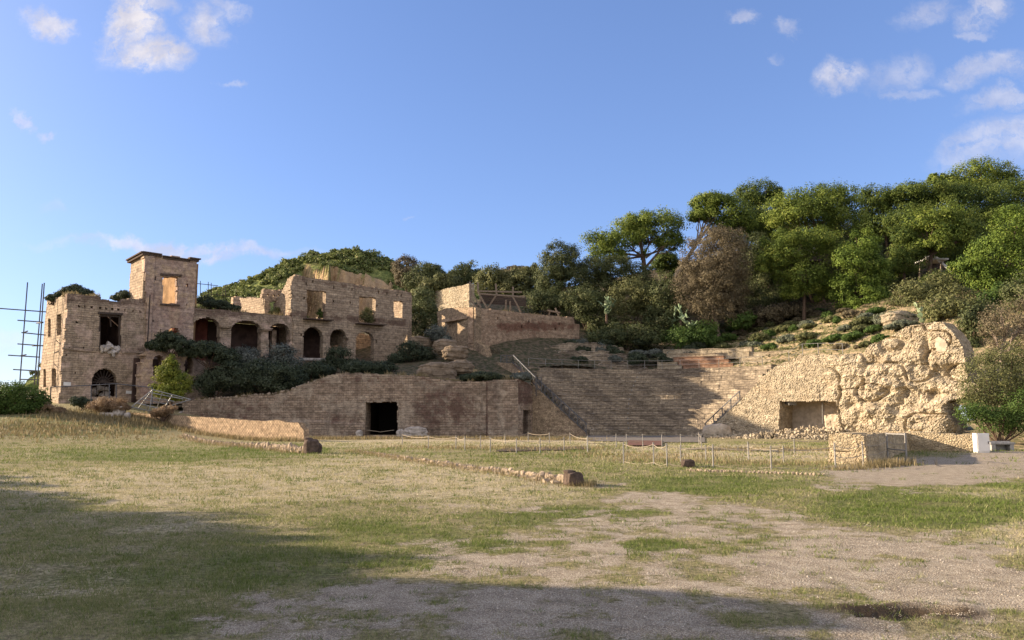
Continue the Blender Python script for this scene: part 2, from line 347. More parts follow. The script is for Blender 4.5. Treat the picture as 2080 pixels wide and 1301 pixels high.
L_PINE = m_leaf('pine_needles', (.062, .098, .020), (.175, .22, .040), (.28, .295, .066))
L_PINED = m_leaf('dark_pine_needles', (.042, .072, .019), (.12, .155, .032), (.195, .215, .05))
L_YOUNG = m_leaf('young_pine_needles', (.06, .10, .02), (.155, .215, .036), (.25, .285, .06))
L_OAK = m_leaf('holm_oak_leaves', (.05, .065, .028), (.11, .125, .05), (.19, .185, .09))
L_OLIVE = m_leaf('olive_green_leaves', (.075, .085, .035), (.16, .165, .065), (.25, .235, .11))
L_BROWN = m_leaf('brown_olive_leaves', (.10, .08, .05), (.20, .165, .10), (.27, .235, .145))
L_GREY = m_leaf('grey_green_leaves', (.10, .115, .075), (.20, .215, .145), (.28, .29, .21))
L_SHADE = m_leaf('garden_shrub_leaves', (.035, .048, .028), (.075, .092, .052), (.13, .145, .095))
L_SILV = m_leaf('silver_shrub_leaves', (.085, .095, .08), (.16, .175, .145), (.25, .265, .225))
L_GREEN = m_leaf('green_bush_leaves', (.045, .08, .02), (.095, .15, .035), (.15, .20, .055))
L_LIME = m_leaf('lime_conifer_leaves', (.09, .12, .02), (.20, .22, .035), (.31, .30, .05))
L_DRY = m_leaf('dry_shrub_twigs', (.20, .135, .08), (.32, .22, .13), (.40, .30, .19))
L_CACT = m_leaf('cactus_pads', (.13, .18, .10), (.23, .30, .17), (.32, .37, .22), .05)
L_GRASS = m_leaf('grass_blades', (.12, .165, .035), (.32, .30, .14), (.55, .47, .30), .3)
L_STRAW = m_leaf('straw_stalks', (.19, .155, .075), (.30, .235, .125), (.38, .31, .175), .3)
L_SCRUB = m_leaf('far_scrub_leaves', (.085, .11, .04), (.22, .25, .075), (.34, .30, .15))

# ------------------------------------------------------------------ ground
PIT = P(1848, 1243, 1.0); PIT = PIT * 1.0
_rx, _rz = ray(1850, 1243); PITX, PITY = float(_rx) * CH / -float(_rz), CH / -float(_rz)
def g0(x, y):
    x = np.asarray(x, float); y = np.asarray(y, float)
    b = 3.9 * S((y - 46) / 44) * S((-x - 18) / 24)
    n = .10 * fbm(x * .25, y * .25, 0, 3, 4) + .03 * fbm(x * 1.7, y * 1.7, 0, 5, 3) + b * .12 * fbm(x * .5, y * .5, 0, 9, 3)
    dx, dy = (x - PITX), (y - PITY); a = .5; q = np.hypot((dx * math.cos(a) + dy * math.sin(a)) / .52, (-dx * math.sin(a) + dy * math.cos(a)) / .24) + 1.6 * fbm(x * 3, y * 3, 0, 15, 4)
    n = n - .085 * S((1.2 - q) / .9) + .03 * np.exp(-((q - 1.3) / .3) ** 2)
    return b + n
def G(u, v):
    rx, rz = ray(u, v); d = CH / max(1e-3, -float(rz))
    for _ in range(40): d = .5 * d + .5 * (CH - float(g0(float(rx) * d, d))) / max(1e-4, -float(rz))
    return np.array([float(rx) * d, d, float(g0(float(rx) * d, d))])
def soft(u, v, lst):
    r = 0
    for (a, b, ra, rb, k) in lst: r = np.maximum(r, k * S(1.6 - 1.6 * (((u - a) / ra) ** 2 + ((v - b) / rb) ** 2) ** .5 + .3))
    return r
GRAV = [(1300, 1150, 540, 120, .58), (1000, 1245, 600, 95, .6), (1720, 1235, 520, 105, .68), (1560, 1090, 300, 55, .62), (700, 1275, 480, 60, .5), (1760, 1130, 330, 62, 1), (1960, 1200, 240, 60, 1), (1350, 1022, 140, 24, .85), (1150, 1120, 230, 40, .72), (900, 1215, 260, 45, .85), (1150, 1262, 420, 50, .85), (1870, 1265, 300, 60, .8), (560, 1265, 260, 45, .55), (1480, 1065, 220, 45, .8),
        (1560, 1180, 300, 50, .72), (1880, 960, 230, 34, 1.35), (2060, 940, 150, 26, 1.4), (1730, 985, 90, 16, .8), (1850, 1000, 60, 8, .5), (1000, 1035, 220, 14, .35), (2080, 1110, 60, 20, .0), (1230, 985, 50, 10, .5)]
GREEN = [(1900, 1030, 270, 52, 1), (1320, 1108, 70, 14, 1), (1450, 985, 220, 22, .8), (2060, 1000, 90, 30, .8), (1200, 1050, 300, 30, .6), (800, 1110, 300, 60, .65), (560, 1140, 260, 60, .5), (300, 925, 280, 16, .7), (560, 915, 130, 12, 1), (450, 1200, 400, 90, .5), (380, 1260, 160, 40, .7), (1900, 1130, 0.1, .1, 0), (200, 870, 200, 22, .6), (1100, 925, 300, 12, .4), (60, 860, 120, 20, .6)]
DRY = [(400, 985, 520, 45, .9), (800, 975, 300, 50, .8), (950, 1000, 260, 40, .6), (1500, 920, 300, 18, .8), (2060, 1095, 90, 40, .9), (1980, 1000, 120, 14, .5), (850, 900, 250, 12, .7), (1050, 900, 300, 8, .8), (120, 1180, 200, 60, .5), (250, 850, 120, 12, .5), (520, 872, 120, 8, .8)]
def masks(x, y):
    u, v = pxof(np.stack([x, y, g0(x, y)], -1)); ok = y > 3
    u = np.where(ok, u, 1040); v = np.where(ok, v, 2000)
    n1 = fbm(x * .55, y * .55, 0, 31, 4); n2 = fbm(x * 1.8, y * 1.5, 0, 37, 4); n3 = fbm(x * .9, y * .9, 0, 41, 4)
    gr = soft(u, v, GRAV); n4 = fbm(x * 4.5, y * 3.5, 0, 43, 3); gr = np.clip(gr * 1.05 + n1 * .6 + n2 * 1.25 + n4 * 1.35 - .15 - .45 * soft(u, v, [(1900, 1030, 270, 48, 1), (1320, 1108, 70, 14, 1.4)]), 0, 1) * (gr > .02)
    gn = np.clip(soft(u, v, GREEN) * .8 + n3 * 1.1 + .10, 0, 1); dr = np.clip(soft(u, v, DRY) * .9 - gn * .35 + n1 * .9 + n2 * .6 + .30, 0, 1)
    return gr, gn, dr
GM, t = newmat('lawn_and_gravel')
pos = t.n('NewGeometry').outputs['Position']
ga, gna, dra, mud = attr(t, 'gravel'), attr(t, 'green'), attr(t, 'dry'), attr(t, 'mud')
nf = t.noise(pos, 14, 5, .65); nm = t.noise(pos, 3.2, 5, .62); nfib = t.noise(pos, 60, 3, .7); nl = t.noise(t.vscale(pos, .55, 1.0, 1), 1.1, 5, .6)
grass = t.mix(t.ss(t.math('ADD', gna, t.math('MULTIPLY', t.math('SUBTRACT', nm, .5), .8)), .2, .8), (.32, .275, .145), (.18, .19, .065))
grass = t.mix(t.ss(t.math('ADD', dra, t.math('MULTIPLY', t.math('SUBTRACT', nf, .5), 1.0)), .3, .85), grass, (.50, .42, .275))
grass = t.mix(t.math('MULTIPLY', t.ss(nl, .54, .68), .45), grass, (.21, .175, .085))
grass = t.mix(t.math('MULTIPLY', t.ss(t.noise(pos, 5.5, 4, .7), .54, .66), .65), grass, (.10, .105, .035)); grass = t.mix(.5, grass, t.gray(nfib), 'OVERLAY')
grass = t.mix(.6, grass, t.gray(nf), 'OVERLAY')
vo = t.n('TexVoronoi', {'Vector': pos, 'Scale': 68.0}); vs_ = t.n('SeparateColor', {0: vo.outputs['Color']}).outputs[0]
vo2 = t.n('TexVoronoi', {'Vector': pos, 'Scale': 15.0})
peb = t.mix(vs_, (.42, .355, .255), (.80, .70, .53)); peb = t.mix(t.ss(t.math('SUBTRACT', 1.0, vo.outputs['Distance']), .75, .35), peb, (.31, .25, .185))
peb = t.mix(.35, peb, t.gray(nm), 'OVERLAY')
gm = t.ss(t.math('ADD', ga, t.math('ADD', t.math('MULTIPLY', t.math('SUBTRACT', nf, .5), 1.3), t.math('MULTIPLY', t.math('SUBTRACT', nfib, .5), .8))), .30, .62)
col = t.mix(gm, grass, peb); col = t.mix(mud, col, t.mix(nf, (.05, .035, .022), (.16, .115, .07)))
hgt = t.math('ADD', t.math('MULTIPLY', nfib, .6), t.math('ADD', nf, t.math('MULTIPLY', t.math('SUBTRACT', .5, vo.outputs['Distance']), .5)))
finish(t, col, .95, hgt, .05, .1)
def graded(segs):
    r = []
    for a, b, st in segs: r += list(np.arange(a, b - 1e-6, st))
    return np.array(r + [segs[-1][1]])
gxs = graded([(-900, -200, 70), (-200, -60, 10), (-60, -14, .8), (-14, 14, .13), (14, 60, .8), (60, 200, 10), (200, 900, 70)])
gys = graded([(-60, -10, 8), (-10, 4.5, 1.5), (4.5, 20, .11), (20, 50, .28), (50, 100, .7), (100, 200, 8), (200, 1500, 90)])
X, Y = np.meshgrid(gxs, gys, indexing='ij'); X = X.ravel(); Y = Y.ravel(); Z = g0(X, Y)
gr, gn, dr = masks(X, Y)
q = np.hypot((X - PITX) / .62, (Y - PITY) / .34) + .8 * fbm(X * 3, Y * 3, 0, 15, 3)
ny = len(gys); I, J = np.meshgrid(np.arange(len(gxs) - 1), np.arange(ny - 1), indexing='ij'); I = I.ravel(); J = J.ravel()
mk('ground', np.stack([X, Y, Z], 1), np.stack([I * ny + J, (I + 1) * ny + J, (I + 1) * ny + J + 1, I * ny + J + 1], 1), GM,
   attrs={'gravel': gr, 'green': gn, 'dry': dr, 'mud': S((1.25 - q) / .5)}, smooth=True)['kind'] = 'structure'

# hillside: a thin plate through surveyed points
TP = [(-52, 92, 3.4), (-37, 82, 3.0), (-33, 82.5, 3.0), (-27, 83, 4.2), (-22, 83, 5.2), (-17, 83, 5.6), (-8, 83, 5.5), (0, 83.5, 5.4), (-40, 88, 3.6), (-34, 91, 5.5), (-30, 93, 7.2), (-26, 96, 8.6), (-20, 99, 8.9), (-14, 104, 9.0), (-20, 90, 7.0),
      (-10, 102, 10.2), (-7.5, 93, 8.4), (-3, 88, 6.2), (-12, 114, 14), (-6, 115, 16.0), (-2, 106, 14), (4, 109, 14), (9, 109, 12.6), (2.5, 94, 8.2), (0, 98.5, 10.6), (5, 103, 11.2), (6, 97, 8.7), (15, 100, 8.0), (24, 97, 8.0), (10, 101, 9.4), (18, 104, 9.9), (28, 92, 8.0),
      (30.4, 88, 7.4), (33, 82, 6.5), (35, 76, 6.5), (38, 68, 6.0), (33, 100, 11.2), (39, 118, 17.6), (42.5, 85, 11.6), (44, 95, 15.5), (48, 85, 14), (49, 120, 20), (33, 118, 16.6), (20, 122, 17.5), (5, 125, 20), (-11, 126, 19), (33, 150, 30), (61, 150, 36), (81, 130, 34), (62, 100, 20), (44, 70, 8), (30, 48, .6), (60, 60, 10), (110, 100, 36), (-40, 130, 12), (-60, 160, 14), (0, 180, 28), (60, 190, 42), (110, 180, 48), (40, 58, 2.5), (33, 55, 1.0)]
_tp = np.array(TP, float)
def _U(r2): return np.where(r2 > 0, r2 * np.log(r2 + 1e-9), 0)
_K = _U(((_tp[:, None, :2] - _tp[None, :, :2]) ** 2).sum(-1)) + np.eye(len(_tp)) * 40.0
_Pm = np.c_[np.ones(len(_tp)), _tp[:, :2]]; _A = np.block([[_K, _Pm], [_Pm.T, np.zeros((3, 3))]])
_w = np.linalg.solve(_A, np.r_[_tp[:, 2], 0, 0, 0])
def hill0(x, y):
    x = np.asarray(x, float); y = np.asarray(y, float); r = _w[-3] + _w[-2] * x + _w[-1] * y
    for k in range(len(_tp)): r = r + _w[k] * _U((x - _tp[k, 0]) ** 2 + (y - _tp[k, 1]) ** 2)
    return r
def hill(x, y):
    z = hill0(x, y); st = .9; f = z / st - np.floor(z / st)
    ledge = (S((f - .55) / .35) - f) * st * .75 * S((np.asarray(x, float) - 4) / 8) * S((24 - z) / 6)
    return z + ledge + .35 * fbm(np.asarray(x) * .5, np.asarray(y) * .5, 0, 51, 4) + .10 * fbm(np.asarray(x) * 2, np.asarray(y) * 2, 0, 57, 3)
def H(x, y): return hill(x, y)
HP = [(-62, 90), (-46, 90), (-36, 81.6), (1.6, 82.6), (3.2, 93), (9, 97.0), (15, 98.0), (22, 96.4), (28.5, 90), (25, 81.5), (34, 66), (35, 61), (26, 46.5), (31, 44.5), (140, 44), (140, 195), (-90, 195), (-90, 110)]
hx = graded([(-90, -46, 2), (-46, 62, .4), (62, 140, 2)]); hy = graded([(44, 80, 1), (80, 130, .4), (130, 195, 2)])
X, Y = np.meshgrid(hx, hy, indexing='ij'); ny = len(hy)
mc = inpoly((X[:-1, :-1] + X[1:, 1:]) / 2, (Y[:-1, :-1] + Y[1:, 1:]) / 2, HP); I, J = np.nonzero(mc)
X = X.ravel(); Y = Y.ravel(); Z = hill(X, Y)
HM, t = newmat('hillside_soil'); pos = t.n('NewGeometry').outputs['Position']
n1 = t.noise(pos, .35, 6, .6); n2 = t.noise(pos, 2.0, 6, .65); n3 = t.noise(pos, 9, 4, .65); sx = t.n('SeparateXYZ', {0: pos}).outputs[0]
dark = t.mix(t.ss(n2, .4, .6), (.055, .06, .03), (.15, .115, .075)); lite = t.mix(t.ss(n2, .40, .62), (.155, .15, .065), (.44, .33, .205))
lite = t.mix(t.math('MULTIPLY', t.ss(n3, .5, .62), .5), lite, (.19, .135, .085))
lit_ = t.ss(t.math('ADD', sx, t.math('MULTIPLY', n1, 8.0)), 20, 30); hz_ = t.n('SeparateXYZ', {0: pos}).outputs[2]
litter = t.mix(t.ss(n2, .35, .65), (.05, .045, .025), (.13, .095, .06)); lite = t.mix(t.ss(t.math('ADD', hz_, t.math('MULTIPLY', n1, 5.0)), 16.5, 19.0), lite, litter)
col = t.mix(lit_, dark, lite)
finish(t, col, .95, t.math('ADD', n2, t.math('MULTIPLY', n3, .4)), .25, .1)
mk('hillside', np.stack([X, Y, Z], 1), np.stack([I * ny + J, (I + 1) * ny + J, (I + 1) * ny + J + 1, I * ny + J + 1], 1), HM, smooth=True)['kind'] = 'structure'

# far hill with an ochre cliff
HD = 260.0
ridge = [(150, 730), (250, 680), (340, 640), (440, 596), (500, 575), (560, 549), (600, 534), (640, 524), (690, 515), (720, 516), (760, 524), (790, 536), (815, 548), (845, 566), (880, 580), (930, 575), (1000, 590), (1100, 600), (1250, 640)]
rw = np.array([P(u, v, HD) for u, v in ridge])
fx = graded([(-150, 40, 1.0)]); fy = graded([(200, 232, 2), (232, 262, .8), (262, 330, 4)]); X, Y = np.meshgrid(fx, fy, indexing='ij')
hz = np.interp(X, rw[:, 0], rw[:, 2]); nb = fbm(X * .05, Y * .05, 0, 71, 4) * 7 + fbm(X * .3, Y * .3, 0, 77, 4) * 3.0
Zf = hz - .52 * np.abs(HD - Y) * (1 + .25 * fbm(X * .08, 0 * X, 0, 79, 3)) + nb * np.clip(np.abs(HD - Y) / 12, .25, 1)
cu, _ = pxof(np.stack([X, Y, Zf], -1)); ctop = 0
cliffY = np.interp(cu, [600, 612, 668, 674, 700, 735, 742, 806], [252, 254, 239, 244, 240, 243, 239, 248]) + 4 * fbm(X * .16, 0 * X, 0, 83, 3) + 1.6 * fbm(X * .5, Y * .2, 0, 85, 3)
inc = S((cu - 612) / 14) * S((806 - cu) / 22); ctz = CH + (VH - np.interp(cu, [612, 630, 660, 700, 740, 770, 806], [556, 541, 543, 550, 556, 563, 592])) / F * 245 + 3.2 * fbm(X * .22, 0 * X, 0, 87, 4)
Zf = np.where(Y > cliffY, Zf * (1 - inc * S((252 - Y) / 6)) + ctz * inc * S((252 - Y) / 6), Zf)
Zf = Zf - inc * 13 * S((cliffY - Y) / 5.5) ** .8
FH, t = newmat('far_hill_scrub'); pos = t.n('NewGeometry').outputs['Position']; nz = t.n('SeparateXYZ', {0: t.n('NewGeometry').outputs['True Normal']}).outputs[2]
n1 = t.noise(pos, .12, 6, .6); n2 = t.noise(pos, .7, 6, .65)
col = t.mix(t.ss(n2, .38, .62), (.12, .15, .05), (.27, .29, .095)); col = t.mix(t.math('MULTIPLY', t.ss(n1, .5, .65), .6), col, (.17, .13, .08))
cl = t.mix(t.ss(t.noise(t.vscale(pos, 1, 1, .35), .5, 6, .6), .35, .65), (.55, .38, .22), (.40, .27, .165)); col = t.mix(attr(t, 'cliff'), col, cl)
finish(t, col, .95, t.math('ADD', n2, n1), 1.2, .05)
ny = len(fy); I, J = np.meshgrid(np.arange(len(fx) - 1), np.arange(ny - 1), indexing='ij'); I = I.ravel(); J = J.ravel()
cm = inc * S((cliffY + 1.0 - Y + 2 * fbm(X * .6, Y * .6, 0, 88, 3)) / .8) * S((Y - cliffY + 9) / 2)
mk('hill', np.stack([X.ravel(), Y.ravel(), Zf.ravel()], 1), np.stack([I * ny + J, (I + 1) * ny + J, (I + 1) * ny + J + 1, I * ny + J + 1], 1), FH, attrs={'cliff': S((cm.ravel() - .2) / .5)}, smooth=False)['kind'] = 'structure'

# ------------------------------------------------------------------ foliage
def leafmesh(C, Nn, L, Wd, tint, rs):
    n = len(C); r = rs.normal(size=(n, 3)); tg = np.cross(Nn, r); tg /= np.linalg.norm(tg, axis=1)[:, None] + 1e-9
    b = np.cross(Nn, tg); b /= np.linalg.norm(b, axis=1)[:, None] + 1e-9
    L = (L * rs.uniform(.6, 1.3, n))[:, None]; Wd = (Wd * rs.uniform(.6, 1.3, n))[:, None]
    V = np.stack([C - tg * L / 2, C + b * Wd / 2 + tg * L * .08, C + tg * L / 2, C - b * Wd / 2 - tg * L * .05], 1).reshape(-1, 3)
    return V, np.arange(4 * n).reshape(n, 4), np.repeat(tint, 4)
def sph(n, rs):
    v = rs.normal(size=(n, 3)); return v / np.linalg.norm(v, axis=1)[:, None]
def crown_pts(blobs, puff, per, rs, dens=1.0, under=.35, fill=.25):
    """leaf positions: each blob is an ellipsoid carrying puffs, each puff a small ball of leaves"""
    C = []; Nn = []; T = []
    for c, r in blobs:
        c = np.asarray(c); r = np.asarray(r); pr0 = min(puff, .62 * min(r)); area = 4 * math.pi * ((r[0] * r[1]) ** 1.6 / 3 + (r[0] * r[2]) ** 1.6 / 3 + (r[1] * r[2]) ** 1.6 / 3) ** (1 / 1.6)
        n = max(5, int(dens * .62 * area / (pr0 * pr0)))
        d = sph(int(n * 1.7), rs); keep = (d[:, 2] > -.25) | (rs.rand(len(d)) < under); d = d[keep][:n]
        rad = np.where(rs.rand(len(d)) < fill, rs.uniform(.35, .8, len(d)), rs.uniform(.84, 1.06, len(d)))
        pc = c + d * r * rad[:, None]; pr = pr0 * rs.uniform(.6, 1.3, len(d)); pt = rs.uniform(.15, .75, len(d))
        k = max(6, int(per)); dd = sph(len(d) * k, rs).reshape(len(d), k, 3); rr = rs.uniform(.45, 1.08, (len(d), k, 1)) 
        lp = pc[:, None, :] + dd * rr * pr[:, None, None] * np.array([1, 1, .82]); C.append(lp.reshape(-1, 3))
        nn = dd * 1.0 + d[:, None, :] * .55 + rs.normal(size=dd.shape) * .45 + np.array([0, 0, .25]); nn /= np.linalg.norm(nn, axis=2)[:, :, None]; Nn.append(nn.reshape(-1, 3))
        T.append(np.clip(pt[:, None] + rs.normal(size=(len(d), k)) * .17, 0, 1).ravel())
    return np.concatenate(C), np.concatenate(Nn), np.concatenate(T)
def blob_px(lst, d, rs, deep=.85):
    B = []
    for it in lst:
        u, v, ru, rv = it[:4]; ru *= GROW; rv *= GROW; dd = d + (it[4] if len(it) > 4 else rs.uniform(-.25, .25) * ru * d / F)
        k = dd / F; B.append((P(u, v, dd), (ru * k, max(ru * k * deep, rv * k * .6), rv * k)))
    return B
SEED = [100]; GROW = 1.0
def tree(name, label, cat, lst, d, mat, base=None, puff=.9, leaf=.34, asp=.5, per=110, dens=1.0, tr=.22, bark=BARK, group=None, under=.35, limbs=True, fill=.25, bz=None):
    SEED[0] += 1; rs = np.random.RandomState(SEED[0]); B = blob_px(lst, d, rs)
    cen = np.mean([b[0] for b in B], 0); low = min(b[0][2] - b[1][2] for b in B)
    if base is None: bx, by = cen[0], cen[1]
    else: p = P(base[0], base[1], d); bx, by = p[0], p[1]
    z = float(H(bx, by)) if bz is None else bz
    z = min(z, low + .3) if base is None else P(base[0], base[1], d)[2]
    root = empty(name, (bx, by, z), label, cat, group)
    C, Nn, T = crown_pts(B, puff, per, rs, dens, under, fill); V, Fc, TT = leafmesh(C, Nn, leaf, leaf * asp, T, rs)
    mk('crown', V, Fc, mat, root, {'tint': TT})
    mb = MB(); top = cen * .75 + B[0][0] * .25; a = np.array([bx, by, z - .5]); mid = a * .45 + top * .55 + rs.normal(size=3) * .25
    mb.tube([a, a * .6 + mid * .4, mid, top], [tr * 1.25, tr, tr * .8, tr * .35], 7)
    if limbs:
        for c, r in B:
            e = c - np.array([0, 0, r[2] * .2]); m2 = mid * .45 + e * .55 - np.array([0, 0, .3]); mb.tube([mid, m2, e], [tr * .5, tr * .35, tr * .15], 5)
            for q in range(3):
                e2 = c + sph(1, rs)[0] * np.asarray(r) * .8; mb.tube([m2, (m2 + e2) / 2 + rs.normal(size=3) * .2, e2], [tr * .3, tr * .2, tr * .08], 4)
    mb.build('trunk', bark, root)
    return root
def shrub(name, label, cat, lst, d, mat, puff=.5, leaf=.24, asp=.5, per=60, dens=1.0, group=None, under=.6, deep=.9, fill=.3, twig=BARK, parts=True):
    SEED[0] += 1; rs = np.random.RandomState(SEED[0]); B = blob_px(lst, d, rs, deep)
    cen = np.mean([b[0] for b in B], 0); low = min(b[0][2] - b[1][2] for b in B)
    root = empty(name, (cen[0], cen[1], low), label, cat, group) if parts else None
    C, Nn, T = crown_pts(B, puff, per, rs, dens, under, fill); V, Fc, TT = leafmesh(C, Nn, leaf, leaf * asp, T, rs)
    if not parts:
        o = mk(name, V - np.array([cen[0], cen[1], low]), Fc, mat, None, {'tint': TT}); o.location = (cen[0], cen[1], low); return tag(o, label, cat, group)
    mk('foliage', V, Fc, mat, root, {'tint': TT}); mb = MB(); a = np.array([cen[0], cen[1], low - .4])
    for c, r in B:
        for q in range(4):
            e = c + sph(1, rs)[0] * np.asarray(r) * .7; mb.tube([a + rs.normal(size=3) * [.1, .1, 0], (a + e) / 2 + rs.normal(size=3) * .12, e], [.06, .04, .015], 4)
    mb.build('stems', twig, root); return root

# ------------------------------------------------------------------ the ruined villa
FA = XY(124, 78); FD = np.array([1.04, 1.0]); FP = Pl(FA, FA + FD * 45)
villa = empty('ruined_villa', (FA[0], FA[1], 3.3), 'roofless ruined tufa villa with square tower and arched loggia, shaded front', 'ruin')
S_ = lambda u, v=700, pl=FP: float(pl.sz(u, v)[0])
Z_ = lambda u, v, pl=FP: float(pl.sz(u, v)[1])
def slab(name, pl, s0, s1, d0, d1, z0, z1, mat, parent, dz=0.0):
    mb = MB(); V = []
    for z, e in ((z0, 0), (z1, 0)):
        for s, o in ((s0, -d0), (s1, -d0), (s1, -d1), (s0, -d1)): V.append(pl.w(s, z + (dz if s == s1 else 0), o))
    mb.add(V, [(0, 3, 2, 1), (4, 5, 6, 7), (0, 1, 5, 4), (1, 2, 6, 5), (2, 3, 7, 6), (3, 0, 4, 7)]); return mb.build(name, mat, parent)
def putlogs(lst, w=2.6, h=4.5): return [rect(u - w / 2, v - h / 2, u + w / 2, v + h / 2) for u, v in lst]
# wing: front, lit side, back, floors
wf = [(137, 598), (150, 598), (172, 600), (188, 602), (204, 601), (206, 609), (248, 613), (249, 607), (268, 607), (290, 607), (300, 607), (300, 830), (118, 830), (121, 800), (125, 770), (124, 740), (131, 705), (134, 650)]
win_big = rect(201.5, 638, 246, 711, 1.5); arch_g = arch(186, 238, 749, 776, 806)
gwall('wing_front_wall', FP, wf, [win_big, arch_g] + putlogs([(140, 707), (170, 708), (134, 722), (152, 758), (156, 655), (292, 730), (289, 702), (160, 622), (172, 624), (186, 625), (204, 626), (216, 627), (228, 628), (240, 629), (254, 631), (270, 632), (285, 633)], 3.2, 4.6), res=.115, th=.8, mat=TUFA, parent=villa, rough=.10, zmin=1.5, seed=1, stain=lambda s, z, u, v: np.maximum(.8 * S((628 + (u - 200) * .02 - v) / 16), .55 * np.exp(-((v - 711) / 7) ** 2)))
sp = Pl(FA, FA - FP.n * 8.2)      # the lit side wall, back from the corner
gwall('wing_side_wall', sp, [(138, 596), (128, 599), (116, 606), (105, 604), (96, 610), (90, 660), (87, 700), (83, 740), (79, 790), (78, 830), (117, 832), (121, 800), (126, 770), (124, 745), (131, 705), (134, 650)],
      [rect(115.5, 639, 124, 682, -1), rect(97.5, 648, 103, 686, -1), rect(105, 749, 114, 786), rect(88, 750, 93.5, 787)], res=.1, th=.7, mat=TUFA2, parent=villa, rough=.14, zmin=1.5, seed=2)
s_t = S_(300); zr = Z_(200, 612)
slab('wing_roof', FP, .6, s_t, .7, 7.6, zr - .5, zr - .1, TUFA, villa); slab('wing_floor', FP, .8, s_t, .8, 7.5, Z_(150, 716), Z_(150, 710), INNER, villa)
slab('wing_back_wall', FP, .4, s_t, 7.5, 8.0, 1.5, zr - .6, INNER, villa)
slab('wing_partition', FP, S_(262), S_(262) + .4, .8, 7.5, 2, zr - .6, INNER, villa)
# window joinery and the fallen beams inside it
wfr = MB()
for u in (203.5, 244): wfr.bar(FP.at(u, 641, -.25), FP.at(u, 711, -.25), .22, .16, up=(*FP.d, 0))
wfr.bar(FP.at(202, 641, -.25), FP.at(246, 643, -.25), .2, .16); wfr.bar(FP.at(226, 643, -.3), FP.at(227, 664, -.3), .1)
wfr.bar(FP.at(199, 636.5, .06), FP.at(249, 638.5, .06), .12, .2)
win = wfr.build('window_frame', WOODD, villa)
bm_ = MB()
for a, b in (((229, 645), (223, 692)), ((239, 646), (233, 690)), ((208, 690), (232, 694)), ((214, 684), (212, 706)), ((236, 660), (240, 706)), ((218, 699), (240, 697))): bm_ = MB(); bm_.bar(FP.at(*a, -.7), FP.at(*b, -.5), .14, .2); bm_.build('fallen_beam', WOOD, win)
rb = MB(); rs = np.random.RandomState(5)
for k in range(26):
    u = rs.uniform(206, 242); v = 712 - abs(rs.normal() * 9) * (1 - abs(u - 224) / 24); rb.hull(FP.at(u, v, rs.uniform(-.6, .25)), rs.uniform(.15, .4, 3), seed=k)
for k in range(14): rb.hull(FP.at(rs.uniform(212, 238), rs.uniform(700, 722), rs.uniform(.0, .3)), rs.uniform(.15, .35, 3), seed=k + 40)
rb.build('rubble_sill', PALE, villa)
# fanlight grille and gate in the ground arch
fg = MB(); c = np.array(FP.sz(212, 777)); R = (S_(238, 777) - S_(186, 777)) / 2
for a in np.linspace(0, math.pi, 11): fg.bar(FP.w(c[0], c[1], -.3), FP.w(c[0] + R * math.cos(a), c[1] + R * 1.02 * math.sin(a), -.3), .05)
fg.tube([FP.w(c[0] + R * .45 * math.cos(a), c[1] + R * .45 * math.sin(a), -.3) for a in np.linspace(0, math.pi, 12)], .03, 4)
fg.bar(FP.w(c[0] - R, c[1], -.3), FP.w(c[0] + R, c[1], -.3), .09)
for q in (-.5, .15, .5): fg.bar(FP.w(c[0] + q * R, c[1], -.3), FP.w(c[0] + q * R, c[1] - 2.2, -.3), .06)
fg.build('fanlight_grille', IRONR, villa)
pk = MB()
for k in range(16): pk.hull(FP.at(rs.uniform(200, 232), rs.uniform(786, 806), rs.uniform(-2.5, -1.2)), rs.uniform(.2, .5, 3), seed=k + 70)
pk.build('rubble_heap', PALE, villa)
# sill bands
for a, b in (((126, 708), (196, 713.5)), ((247, 716), (290, 716))): bd = MB(); bd.bar(FP.at(*a, .05), FP.at(*b, .05), .16, .22); bd.build('string_course', TUFA, villa)
# tower
tw = [(291.5, 516), (310, 517), (345, 520), (380, 526), (399, 531), (398, 560), (396, 600), (393, 640), (391, 690), (384, 700), (384, 775), (294, 775), (297, 640), (295, 600)]
gwall('tower_front_wall', FP, tw, [rect(330, 563, 361, 617), [(340, 682), (341, 673), (346, 667), (354, 665), (361, 668), (366, 676), (367, 684)]] + putlogs([(315, 566), (380, 580), (379, 619), (310, 652), (325, 672)], 3.4, 5), res=.115, th=.7, mat=PINK, parent=villa, rough=.08, zmin=5, seed=3, relief=lambda s, z, pl: .10 + .03 * fbm(s, z, 0, 4, 3) + .12 * (s < S_(305)))
k0, k1 = S_(292, 560), S_(398, 560); ztop = Z_(345, 520)
gwall('tower_side_wall', FP.perp(k0, 4.3), [(0.05, 5), (0.05, ztop - .15), (1, ztop - .05), (2, ztop - .3), (4.2, ztop - .1), (4.2, 5)], res=.12, th=.6, mat=TUFA2, parent=villa, szmode=True, seed=4)
gwall('tower_inner_wall', FP.perp(k1 - .1, 13), [(0.7, 5), (0.7, ztop - .4), (3, ztop - .5), (8, ztop - .9), (12.5, ztop - 1.2), (12.5, 5)], res=.14, th=.6, mat=OCHRE, parent=villa, szmode=True, seed=5)
co = MB(); cz = [Z_(292, 514.5), Z_(399, 530)]
